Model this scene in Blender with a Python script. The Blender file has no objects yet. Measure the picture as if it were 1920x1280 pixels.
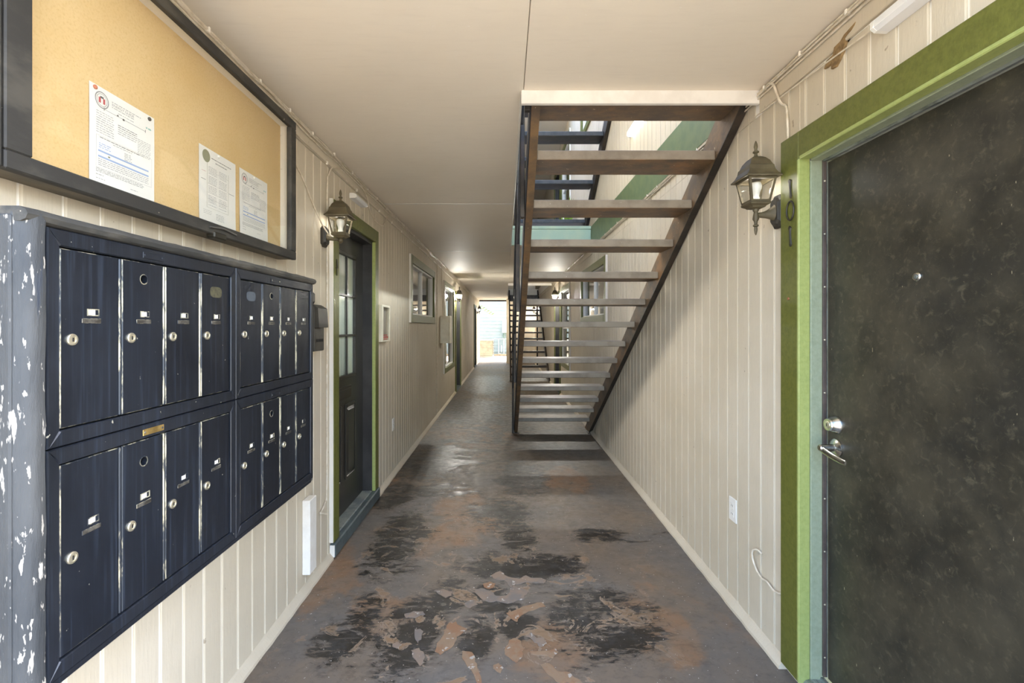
import bpy, bmesh, math, random
from mathutils import Vector, Matrix

# ------------------------------------------------------------------ camera, sky, sun, exposure
SC = bpy.context.scene
COL = SC.collection
F, VX, VY, EYE = 880.0, 947.0, 612.0, 1.39          # focal length and vanishing point of the 1920x1280 frame
XL, XR, ZC, ZF2 = -1.05, 1.139, 2.44, 2.68          # left wall, right wall, ceiling, upper floor
cam_data = bpy.data.cameras.new('camera')
cam_data.sensor_width = 36.0
cam_data.lens = F * 36.0 / 1920.0
cam_data.shift_x = (960.0 - VX) / 1920.0
cam_data.shift_y = -(640.0 - VY) / 1920.0
cam_data.clip_start = 0.02
cam = bpy.data.objects.new('camera', cam_data)
COL.objects.link(cam)
cam.location = (0.0, 0.0, EYE)
cam.rotation_euler = (math.pi / 2, 0, 0)
SC.camera = cam

world = bpy.data.worlds.new('sky')
SC.world = world
world.use_nodes = True
wn = world.node_tree.nodes
sky = wn.new('ShaderNodeTexSky')
sky.sky_type = 'NISHITA'
sky.sun_disc = False
sky.sun_elevation = math.radians(48)
sky.sun_rotation = math.radians(80)
sky.air_density = 1.0
sky.dust_density = 2.5
wn['Background'].inputs['Strength'].default_value = 0.5
world.node_tree.links.new(sky.outputs[0], wn['Background'].inputs['Color'])

sun_data = bpy.data.lights.new('sun', 'SUN')
sun_data.energy = 4.5
sun_data.angle = math.radians(0.6)
sun_data.color = (1.0, 0.97, 0.92)
sun = bpy.data.objects.new('sun', sun_data)
COL.objects.link(sun)
sun.rotation_euler = Vector((-0.62, -0.16, -0.74)).to_track_quat('-Z', 'Y').to_euler()

SC.view_settings.view_transform = 'Standard'
SC.view_settings.look = 'None'
SC.view_settings.gamma = 1.0
SC.view_settings.use_curve_mapping = False
SC.view_settings.exposure = 1.92
STRIP_FILL_W, BULB_FILL_W, UPPER_W = 2.0, 4.5, 26.0           # watts: strip and bulb light is added fill, the upper strip is lit

# ------------------------------------------------------------------ helpers
rnd = random.Random(7)
def lin(r, g, b):
    f = lambda c: (c / 255 / 12.92) if c / 255 <= 0.04045 else ((c / 255 + 0.055) / 1.055) ** 2.4
    return (f(r), f(g), f(b), 1.0)

class NT:
    """small node-tree writer"""
    def __init__(s, name):
        s.m = bpy.data.materials.new(name); s.m.use_nodes = True
        s.t = s.m.node_tree; s.n = s.t.nodes
        s.b = s.n['Principled BSDF']
    def new(s, kind, **kw):
        n = s.n.new(kind)
        for k, v in kw.items():
            if k in n.inputs.keys() if isinstance(k, str) else False: n.inputs[k].default_value = v
            else: setattr(n, k, v)
        return n
    def link(s, a, b): s.t.links.new(a, b)
    def pos(s, scale=(1, 1, 1), rot=(0, 0, 0)):
        g = s.new('ShaderNodeNewGeometry'); mp = s.new('ShaderNodeMapping')
        s.link(g.outputs['Position'], mp.inputs['Vector'])
        mp.inputs['Scale'].default_value = scale; mp.inputs['Rotation'].default_value = rot
        return mp.outputs[0]
    def noise(s, scale, detail=4, rough=0.6, stretch=(1, 1, 1), dist=0.0, rot=(0, 0, 0)):
        n = s.new('ShaderNodeTexNoise')
        s.link(s.pos(stretch, rot), n.inputs['Vector'])
        n.inputs['Scale'].default_value = scale; n.inputs['Detail'].default_value = detail
        n.inputs['Roughness'].default_value = rough; n.inputs['Distortion'].default_value = dist
        return n.outputs['Fac']
    def ramp(s, fac, lo, hi, a=0.0, b=1.0):
        n = s.new('ShaderNodeMapRange'); n.interpolation_type = 'SMOOTHSTEP'
        s.link(fac, n.inputs['Value'])
        n.inputs['From Min'].default_value = lo; n.inputs['From Max'].default_value = hi
        n.inputs['To Min'].default_value = a; n.inputs['To Max'].default_value = b
        return n.outputs[0]
    def math(s, op, a, b=0.0):
        n = s.new('ShaderNodeMath'); n.operation = op
        for i, v in enumerate((a, b)):
            if isinstance(v, (int, float)): n.inputs[i].default_value = v
            else: s.link(v, n.inputs[i])
        return n.outputs[0]
    def mix(s, fac, a, b):
        n = s.new('ShaderNodeMix'); n.data_type = 'RGBA'
        for k, v in ((0, fac), (6, a), (7, b)):
            if isinstance(v, (int, float, tuple)): n.inputs[k].default_value = v
            else: s.link(v, n.inputs[k])
        return n.outputs[2]
    def bump(s, h, strength=0.3, dist=0.002):
        n = s.new('ShaderNodeBump')
        n.inputs['Strength'].default_value = strength; n.inputs['Distance'].default_value = dist
        s.link(h, n.inputs['Height']); s.link(n.outputs[0], s.b.inputs['Normal'])
    def out(s, col=None, rough=None, metal=None, spec=None):
        for k, v in (('Base Color', col), ('Roughness', rough), ('Metallic', metal), ('Specular IOR Level', spec)):
            if v is None: continue
            if isinstance(v, (int, float, tuple)): s.b.inputs[k].default_value = v
            else: s.link(v, s.b.inputs[k])
        return s.m

def simple(name, c, rough=0.5, metal=0.0, c2=None, scale=20, stretch=(1, 1, 1), lo=0.4, hi=0.65, bump=0.0, bscale=60, spots=None, spec=None):
    """paint or metal: two tones mixed by noise, an optional fleck colour, fine relief"""
    t = NT(name)
    col = lin(*c)
    if c2: col = t.mix(t.ramp(t.noise(scale, 5, 0.62, stretch), lo, hi), col, lin(*c2))
    if spots: col = t.mix(t.ramp(t.noise(spots[1], 3, 0.6, spots[3] if len(spots) > 3 else (1, 1, 1)), spots[2], spots[2] + 0.03), col, lin(*spots[0]))
    if bump: t.bump(t.noise(bscale, 4, 0.6, stretch), bump)
    return t.out(col, rough, metal, spec)

M = {}
def wall_paint(name, a, b, sy):
    t = NT(name)
    col = t.mix(t.ramp(t.noise(1.3, 4, 0.6), 0.35, 0.7), lin(*a), lin(*b))
    grain = t.noise(9, 5, 0.65, (6, 22, 1.2))
    col = t.mix(t.ramp(grain, 0.5, 0.8, 0, 0.35), col, lin(*[int(c * 0.88) for c in b]))
    dirt = t.ramp(t.noise(26, 3, 0.5), 0.72, 0.76)
    col = t.mix(t.math('MULTIPLY', dirt, 0.6), col, lin(120, 100, 76))
    t.bump(t.math('ADD', grain, t.noise(70, 3, 0.6, (1, 1, 0.35))), 0.35, 0.002)
    return t.out(col, 0.62, 0.0, 0.3)
M['siding'] = wall_paint('siding_paint', (208, 196, 175), (198, 185, 162), 1)
M['siding_white'] = wall_paint('trim_paint', (232, 226, 214), (222, 214, 200), 1)
M['groove'] = simple('groove_lit_edge', (246, 240, 228), 0.5)  # paler than the boards, imitates the lit edges of the grooves
M['ceiling'] = None
t = NT('ceiling_paint')
c = t.mix(t.ramp(t.noise(0.8, 4, 0.6, (1, 1, 1)), 0.3, 0.7), lin(229, 217, 198), lin(235, 224, 206))
c = t.mix(t.ramp(t.noise(7, 4, 0.6, (1, 6, 1)), 0.45, 0.8, 0, 0.3), c, lin(220, 208, 190))
c = t.mix(t.ramp(t.noise(34, 2, 0.5, (1, 3, 1)), 0.735, 0.75), c, lin(238, 230, 218))
t.bump(t.noise(40, 3, 0.6, (1, 3, 1)), 0.15, 0.002)
M['ceiling'] = t.out(c, 0.6, 0, 0.25)
M['ceiling_edge'] = simple('ceiling_joint_filler', (232, 224, 210), 0.6)
def board_green(name, a, b):
    t = NT(name)
    g = t.noise(8, 6, 0.7, (3, 3, 14)); 
    col = t.mix(t.ramp(t.noise(14, 5, 0.65, (4, 4, 4)), 0.35, 0.7), lin(*a), lin(*b))
    t.bump(t.noise(30, 5, 0.7, (1, 1, 0.35)), 0.5, 0.003)
    return t.out(col, 0.42, 0, 0.45)
M['green'] = board_green('olive_green_paint', (102, 104, 44), (88, 91, 35))
M['green_lt'] = board_green('light_green_paint', (160, 168, 100), (148, 157, 90))
M['jamb_green'] = board_green('grey_green_paint', (150, 157, 132), (140, 148, 122))
M['rim_green'] = simple('rim_green_paint', (102, 115, 78), 0.45, c2=(90, 106, 74), scale=9, bump=0.3, bscale=20)
M['teal'] = simple('teal_green_paint', (190, 210, 186), 0.5, c2=(176, 204, 186), scale=4)
M['white'] = simple('white_paint', (236, 230, 220), 0.5, c2=(226, 219, 208), scale=8, bump=0.1)
M['white_box'] = simple('cream_enamel', (232, 224, 202), 0.4, c2=(222, 212, 188), scale=10)
M['plastic'] = simple('white_plastic', (232, 228, 220), 0.35)
M['slot'] = simple('dark_slot', (26, 24, 22), 0.7)
M['door_dark'] = None
t = NT('dark_door_paint')
c = t.mix(t.ramp(t.noise(3.0, 6, 0.68), 0.38, 0.66), lin(42, 39, 32), lin(68, 62, 49))
c = t.mix(t.ramp(t.noise(42, 4, 0.7, (1, 1, 1), 0.6), 0.5, 0.75, 0, 0.6), c, lin(94, 87, 68))
c = t.mix(t.ramp(t.noise(120, 2, 0.5, (1, 1, 0.3), 0, (0.6, 0, 0)), 0.75, 0.77), c, lin(150, 140, 112))
t.bump(t.noise(90, 4, 0.6, (1, 1, 0.4)), 0.16, 0.001)
M['door_dark'] = t.out(c, t.ramp(t.noise(5, 5, 0.6), 0.3, 0.7, 0.34, 0.5), 0, 0.45)
M['door_black'] = simple('black_door_paint', (40, 38, 34), 0.32, c2=(52, 49, 44), scale=4, bump=0.1, spots=((170, 166, 150), 60, 0.76))
M['jamb_black'] = simple('black_jamb_paint', (46, 44, 43), 0.36, c2=(60, 58, 56), scale=5, bump=0.1)
M['strip_brown'] = simple('brown_weatherstrip', (84, 72, 66), 0.5, c2=(70, 60, 55), scale=12)
M['chrome'] = simple('satin_chrome', (205, 203, 196), 0.22, 1.0)
M['alu'] = simple('worn_aluminium', (168, 172, 168), 0.42, 0.7, c2=(120, 124, 120), scale=12, stretch=(6, 1, 1))
M['iron'] = simple('black_number_iron', (52, 48, 38), 0.5, 0.3)
M['sill'] = simple('sill_grey_paint', (82, 92, 92), 0.5, c2=(62, 72, 74), scale=9, bump=0.5, bscale=40, spots=((190, 192, 186), 34, 0.74))
M['sill_step'] = simple('sill_step_worn', (128, 132, 124), 0.55, c2=(92, 98, 100), scale=9, bump=0.3, spots=((214, 212, 204), 40, 0.7))
# mailbox metals
def metal_black(name, a, b, worn):
    t = NT(name)
    c = t.mix(t.ramp(t.noise(3.2, 6, 0.7, (1, 1, 0.55), 0.4), 0.3, 0.72), lin(*a), lin(*b))
    c = t.mix(t.ramp(t.noise(24, 4, 0.6, (1, 4.5, 0.12)), 0.5, 0.78, 0, 0.4), c, lin(66, 76, 92))
    c = t.mix(t.ramp(t.noise(7, 5, 0.7, (1, 1, 1)), 0.62, 0.74, 0, 0.7), c, lin(30, 26, 22))
    c = t.mix(t.ramp(t.noise(62, 2, 0.6, (1, 1, 0.8)), worn, worn + 0.015), c, lin(170, 166, 150))
    t.bump(t.noise(30, 4, 0.6, (1, 4, 0.3)), 0.1, 0.001)
    return t.out(c, t.ramp(t.noise(6, 4, 0.6), 0.3, 0.7, 0.3, 0.48), 0.25, 0.5)
M['mail'] = metal_black('mailbox_black_enamel', (21, 25, 33), (34, 39, 48), 0.755)
M['mail_frame'] = metal_black('mailbox_frame_enamel', (26, 30, 37), (40, 44, 52), 0.735)
t = NT('worn_metal_edge')
c = t.mix(t.ramp(t.noise(30, 5, 0.7, (1, 1, 0.25)), 0.45, 0.6), lin(52, 58, 66), lin(196, 188, 160))
M['edge'] = t.out(c, 0.4, 0.4)
M['brass'] = simple('worn_brass', (188, 158, 98), 0.4, 0.7, c2=(150, 124, 72), scale=30)
M['nickel'] = simple('nickel_lock', (224, 216, 192), 0.3, 0.85)
M['paper'] = simple('white_paper', (238, 234, 226), 0.7)
M['slotmetal'] = simple('slot_metal', (70, 66, 60), 0.4, 0.4, c2=(110, 106, 98), scale=40)
t = NT('weathered_black_wood')
c = t.mix(t.ramp(t.noise(6, 5, 0.65, (1, 1, 0.35)), 0.35, 0.7), lin(74, 75, 75), lin(52, 55, 58))
pz = t.new('ShaderNodeNewGeometry'); sx = t.new('ShaderNodeSeparateXYZ'); t.link(pz.outputs['Position'], sx.inputs[0])
c = t.mix(t.ramp(t.noise(60, 4, 0.6, (1, 1, 0.2)), 0.63, 0.67, 0, 0.9), c, lin(188, 182, 172))
c = t.mix(t.ramp(t.noise(90, 3, 0.6, (1, 1, 0.3)), 0.62, 0.66, 0, 0.8), c, lin(180, 174, 164))
c = t.mix(t.ramp(t.noise(20, 4, 0.6, (2, 1, 0.12)), 0.6, 0.66), c, lin(52, 58, 68))
t.bump(t.noise(42, 5, 0.7, (1, 1, 0.2)), 0.9, 0.004)
M['old_wood'] = t.out(c, 0.6, 0, 0.35)
M['old_corner'] = simple('worn_black_corner', (78, 82, 86), 0.4, c2=(150, 146, 140), scale=8, stretch=(1, 1, 0.25), lo=0.45, hi=0.7, bump=0.8, bscale=40, spots=((36, 44, 56), 18, 0.66, (1, 1, 0.2)))
M['cap_wood'] = simple('worn_black_cap', (54, 54, 52), 0.65, c2=(96, 92, 84), scale=12, stretch=(1, 0.3, 1), bump=0.5, spots=((170, 160, 140), 40, 0.72, (1, 0.3, 1)))
M['board_frame'] = simple('worn_black_frame', (46, 44, 40), 0.7, c2=(72, 68, 60), scale=10, stretch=(1, 0.4, 1), bump=0.5, spots=((150, 142, 124), 46, 0.73, (1, 0.4, 1)))
M['board_case'] = simple('board_case_brown', (112, 100, 82), 0.6, c2=(82, 74, 62), scale=12, stretch=(1, 0.3, 1), bump=0.4)
t = NT('cork_board')
c = t.mix(t.ramp(t.noise(2.2, 5, 0.6), 0.3, 0.7), lin(226, 196, 146), lin(220, 186, 130))
c = t.mix(t.ramp(t.noise(150, 3, 0.7), 0.45, 0.75, 0, 0.5), c, lin(200, 162, 106))
t.bump(t.noise(160, 3, 0.6), 0.2, 0.001)
M['cork'] = t.out(c, 0.85, 0, 0.2)
M['ink'] = simple('print_grey', (96, 94, 92), 0.8)
M['ink_lt'] = simple('print_pale', (150, 148, 146), 0.8)
M['ink_blue'] = simple('print_blue', (160, 178, 210), 0.8)
M['ink_red'] = simple('print_red', (190, 90, 90), 0.8)
M['ink_olive'] = simple('print_olive', (150, 148, 120), 0.8)
M['ink_teal'] = simple('print_teal', (150, 190, 180), 0.8)
M['pin_red'] = simple('pin_copper', (196, 120, 90), 0.35)
M['pin_dark'] = simple('pin_dark', (84, 78, 70), 0.35)
M['label_red'] = simple('red_lettering', (186, 74, 70), 0.6)
# lantern
M['bronze'] = simple('lantern_bronze', (84, 74, 54), 0.55, 0.2, c2=(104, 93, 68), scale=9, bump=0.1)
M['bronze_dk'] = simple('lantern_black', (50, 46, 40), 0.5, 0.2, c2=(64, 59, 50), scale=10, bump=0.1)
M['bulb'] = simple('bulb_glass', (244, 240, 230), 0.3)
M['steel'] = None
t = NT('rusty_stair_steel')
c = t.mix(t.ramp(t.noise(5, 6, 0.68, (1, 1.6, 1.6)), 0.35, 0.68), lin(92, 78, 64), lin(128, 102, 72))
c = t.mix(t.ramp(t.noise(2.2, 5, 0.7), 0.52, 0.68, 0, 0.75), c, lin(154, 112, 70))
c = t.mix(t.ramp(t.noise(48, 3, 0.6), 0.7, 0.73), c, lin(190, 176, 150))
t.bump(t.noise(60, 4, 0.6), 0.35, 0.002)
M['steel'] = t.out(c, 0.5, 0.1, 0.4)
M['tread'] = simple('stair_tread_edge', (158, 146, 130), 0.5, 0.0, c2=(136, 124, 110), scale=6, bump=0.3, spots=((186, 178, 164), 40, 0.72))
M['steel_blk'] = simple('black_stair_steel', (44, 40, 36), 0.45, 0.2, c2=(64, 54, 46), scale=10, bump=0.3)
M['steel_blue'] = simple('blue_black_steel', (82, 84, 90), 0.45, 0.1, c2=(64, 67, 74), scale=10, bump=0.2)
M['cable'] = simple('cream_cable', (222, 210, 190), 0.5, c2=(200, 186, 162), scale=25)
M['clip'] = simple('cable_clip', (238, 230, 214), 0.5)
M['foam'] = simple('torn_wood_fibre', (150, 122, 82), 0.8, c2=(112, 88, 56), scale=40, bump=1.0, bscale=70)
M['strip_lamp'] = simple('lamp_cover', (226, 224, 222), 0.4)
t = NT('lit_lamp_cover'); t.b.inputs['Emission Color'].default_value = (0.9, 0.96, 1, 1); t.b.inputs['Emission Strength'].default_value = 1.2
M['lit_lamp'] = t.out(lin(236, 236, 236), 0.4)
M['dark_plastic'] = simple('black_lockbox', (50, 47, 42), 0.45, c2=(66, 62, 54), scale=12, bump=0.2)
M['curtain'] = simple('pale_curtain', (232, 238, 224), 0.7, c2=(206, 220, 206), scale=5, stretch=(1, 8, 0.3))
M['screen'] = simple('window_screen', (110, 88, 66), 0.5, c2=(96, 78, 60), scale=4)
M['blind'] = simple('pale_blind', (190, 182, 170), 0.6, c2=(176, 168, 156), scale=6)
M['room_dark'] = simple('dark_room', (70, 62, 56), 0.8)
M['vinyl'] = simple('white_vinyl', (236, 234, 228), 0.4)
t = NT('clear_glass')
gl = t.new('ShaderNodeBsdfGlossy'); gl.inputs['Roughness'].default_value = 0.03
tr = t.new('ShaderNodeBsdfTransparent'); tr.inputs['Color'].default_value = (0.975, 0.98, 0.975, 1)
gg = t.new('ShaderNodeNewGeometry'); dt = t.new('ShaderNodeVectorMath'); dt.operation = 'DOT_PRODUCT'
t.link(gg.outputs['Normal'], dt.inputs[0]); t.link(gg.outputs['Incoming'], dt.inputs[1])
sch = t.math('POWER', t.math('SUBTRACT', 1.0, t.math('ABSOLUTE', dt.outputs['Value'])), 5.0)
fres = t.math('ADD', 0.03, t.math('MULTIPLY', sch, 0.9))      # Schlick, the same from either side of the pane
mx = t.new('ShaderNodeMixShader')
t.link(fres, mx.inputs[0]); t.link(tr.outputs[0], mx.inputs[1]); t.link(gl.outputs[0], mx.inputs[2])
t.link(mx.outputs[0], t.n['Material Output'].inputs['Surface'])
M['glass'] = t.m
# outside
M['lap'] = simple('pale_blue_siding', (160, 175, 176), 0.6, c2=(150, 167, 170), scale=3)
M['ac'] = simple('ac_beige', (178, 170, 148), 0.5, c2=(160, 152, 132), scale=6)
M['ac_dark'] = simple('ac_grille', (92, 88, 78), 0.6)
M['meter'] = simple('meter_white', (240, 240, 236), 0.45)
M['pipe'] = simple('pale_pipe', (206, 210, 202), 0.45)
M['hose'] = simple('green_hose', (70, 116, 92), 0.5, c2=(150, 170, 150), scale=30)
M['leaf'] = simple('leaf_green', (140, 172, 64), 0.5, c2=(112, 150, 48), scale=30)
M['mulch'] = simple('dry_leaves', (176, 150, 112), 0.9, c2=(130, 104, 72), scale=14, bump=1.0)
M['outside'] = simple('outside_concrete', (176, 168, 152), 0.8, c2=(160, 152, 138), scale=1.5, bump=0.3)
M['pot'] = simple('clay_pot', (150, 92, 62), 0.7)

# ------------------------------------------------------------------ floor material: painted concrete, worn and peeling
# worn areas read off the photograph: corners of each area on the floor
def on_floor(px_, py_): d_ = F * EYE / (py_ - VY); return ((px_ - VX) * d_ / F, d_)
def area(a, b, c_, d): (x0, y0), (x1, y1) = on_floor(a, d), on_floor(c_, b); xm = on_floor((a + c_) / 2, (b + d) / 2); h = (c_ - a) / 2 * xm[1] / F; return (xm[0] - h, y0, xm[0] + h, y1)
BLACK_AREAS = [area(*q) for q in ((710, 835, 890, 905), (770, 905, 900, 935), (685, 945, 800, 1100), (860, 1035, 1110, 1090), (1040, 1090, 1260, 1240), (800, 1080, 880, 1150), (575, 1150, 690, 1260), (850, 1160, 930, 1240), (700, 1110, 830, 1280), (640, 1110, 720, 1200), (690, 900, 790, 960), (880, 1090, 960, 1150), (870, 930, 1000, 1000), (930, 860, 1030, 930), (780, 745, 940, 800), (860, 700, 950, 745), (940, 970, 1010, 1050), (1060, 985, 1190, 1020), (930, 1140, 1010, 1200))]
TAN_AREAS = [area(*q) for q in ((800, 915, 940, 1030), (800, 790, 960, 850), (520, 1010, 700, 1130), (640, 880, 740, 980), (640, 1110, 760, 1200), (1020, 870, 1120, 930), (1180, 1140, 1320, 1280), (950, 1150, 1100, 1280))]
t = NT('worn_painted_concrete')
g = t.new('ShaderNodeNewGeometry'); sp = t.new('ShaderNodeSeparateXYZ'); t.link(g.outputs['Position'], sp.inputs[0])
px, py = sp.outputs[0], sp.outputs[1]
c = t.mix(t.ramp(t.noise(1.1, 5, 0.62, (1, 1, 1), 0.4), 0.36, 0.66), lin(114, 100, 85), lin(100, 96, 92))
c = t.mix(t.ramp(t.noise(9, 5, 0.65), 0.45, 0.75, 0, 0.5), c, lin(84, 79, 74))
def blob(x0, y0, x1, y1, rot=0.0):
    """a worn area of the floor: ellipse with a soft edge"""
    n = t.new('ShaderNodeVectorMath'); n.operation = 'SUBTRACT'; t.link(g.outputs['Position'], n.inputs[0])
    n.inputs[1].default_value = ((x0 + x1) / 2, (y0 + y1) / 2, 0)
    mp = t.new('ShaderNodeMapping'); mp.vector_type = 'TEXTURE'; t.link(n.outputs[0], mp.inputs['Vector'])
    mp.inputs['Scale'].default_value = (abs(x1 - x0) / 2, abs(y1 - y0) / 2, 1); mp.inputs['Rotation'].default_value = (0, 0, rot)
    l = t.new('ShaderNodeVectorMath'); l.operation = 'LENGTH'; t.link(mp.outputs[0], l.inputs[0])
    return t.ramp(l.outputs['Value'], 0.45, 1.35, 1, 0)
def allmax(L):
    r = L[0]
    for q in L[1:]: r = t.math('MAXIMUM', r, q)
    return r
# rust and tan undercoat where the grey has gone
tan_n = t.noise(1.7, 7, 0.66, (1, 0.8, 1), 0.8)
TAN = allmax([blob(*q) for q in TAN_AREAS])
tan_m = t.ramp(t.math('ADD', tan_n, t.math('MULTIPLY', t.math('SUBTRACT', TAN, 0.55), 0.22)), 0.46, 0.58)
c = t.mix(t.math('MULTIPLY', tan_m, 0.8), c, t.mix(t.ramp(t.noise(6, 5, 0.6), 0.35, 0.65), lin(132, 99, 70), lin(124, 104, 86)))
# black scuffed coating, walked out along the middle of the passage
wob = t.math('MULTIPLY', t.math('SUBTRACT', t.noise(0.9, 3, 0.5), 0.5), 1.2)
cx = t.math('ABSOLUTE', t.math('ADD', t.math('ADD', px, 0.12), wob))
BLACK = allmax([blob(*q) for q in BLACK_AREAS])
path = t.math('ADD', t.math('MULTIPLY', BLACK, 0.95), t.math('MULTIPLY', t.math('MULTIPLY', t.ramp(cx, 0.15, 0.95, 0.35, 0), t.ramp(py, 4.5, 6.0, 0.6, 1.6)), t.ramp(py, 8.0, 14.0, 1, 0.6)))
bl_n = t.math('ADD', t.math('MULTIPLY', t.noise(2.6, 8, 0.68, (0.75, 1.15, 1), 1.3, (0, 0, 0.35)), 0.48), t.math('ADD', t.math('MULTIPLY', t.noise(9, 8, 0.72, (0.8, 1.2, 1), 1.2), 0.34), t.math('MULTIPLY', t.noise(34, 6, 0.7, (0.6, 1.3, 1), 0.6, (0, 0, -0.5)), 0.18)))
thr = t.math('SUBTRACT', bl_n, t.math('MULTIPLY', t.math('SUBTRACT', 1.0, path), 0.15))
streak = t.math('MULTIPLY', t.math('SUBTRACT', t.noise(16, 5, 0.7, (0.25, 1.6, 1), 0.5, (0, 0, -0.4)), 0.5), 0.24)
bl_m = t.ramp(t.math('ADD', thr, streak), 0.452, 0.478)
halo = t.ramp(t.math('ADD', thr, streak), 0.39, 0.47)
c = t.mix(t.math('MULTIPLY', halo, 0.45), c, lin(70, 55, 40))
blk = t.mix(t.ramp(t.noise(12, 5, 0.7), 0.4, 0.7), lin(27, 24, 21), lin(50, 50, 51))
c = t.mix(t.math('MULTIPLY', bl_m, 0.9), c, blk)
# peeled islands with pale rims inside the black
pl_n = t.noise(5.5, 7, 0.62, (1, 1, 1), 0.9)
near = t.ramp(py, 1.9, 4.2, 1, 0.0)
pl_m = t.math('MULTIPLY', t.ramp(pl_n, 0.575, 0.59), t.math('MULTIPLY', near, t.ramp(cx, 0.5, 1.1, 1, 0)))
c = t.mix(pl_m, c, t.mix(t.ramp(pl_n, 0.58, 0.64), lin(140, 122, 104), lin(134, 108, 82)))
mott = t.math('MULTIPLY', t.ramp(t.noise(24, 7, 0.75, (0.8, 1.2, 1), 0.9), 0.52, 0.6), t.ramp(path, 0.15, 0.7, 0.2, 0.75))
c = t.mix(mott, c, lin(48, 42, 36))
lite = t.math('MULTIPLY', t.ramp(t.noise(15, 7, 0.75, (0.5, 1.4, 1), 0.8, (0, 0, 0.6)), 0.56, 0.66), t.ramp(path, 0.1, 0.6, 0.08, 0.45))
c = t.mix(lite, c, lin(150, 138, 126))
# grit and specks
c = t.mix(t.math('MULTIPLY', t.ramp(t.noise(75, 2, 0.5), 0.715, 0.73), 0.9), c, lin(190, 186, 178))
hgt = t.math('ADD', t.math('MULTIPLY', pl_m, 1.0), t.math('MULTIPLY', bl_m, -0.6))
hgt = t.math('ADD', hgt, t.math('MULTIPLY', t.noise(40, 5, 0.65), 0.7))
t.bump(hgt, 0.35, 0.004)
M['floor'] = t.out(c, t.math('ADD', t.ramp(bl_m, 0, 1, 0.5, 0.36), t.ramp(t.noise(14, 4, 0.6), 0.3, 0.7, -0.06, 0.1)), 0, 0.5)
M['flake'] = simple('peeled_coating', (140, 116, 92), 0.7, c2=(138, 102, 74), scale=9, lo=0.45, hi=0.6, bump=0.8, bscale=50, spots=((172, 162, 150), 26, 0.62))
M['flake_grey'] = simple('peeled_grey_coating', (134, 116, 100), 0.7, c2=(116, 108, 102), scale=9, bump=0.8, bscale=50, spots=((172, 164, 154), 30, 0.64))

# ------------------------------------------------------------------ mesh builder
IDN = lambda x, y, z: (x, y, z)
LW = lambda u, v, w: (XL + w, u, v)        # left wall: depth, height, distance off the wall
RW = lambda u, v, w: (XR - w, u, v)        # right wall
def origin(o):
    while o is not None:
        if o.parent is None: return Vector(o.location)
        o = o.parent
    return Vector((0, 0, 0))

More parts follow.
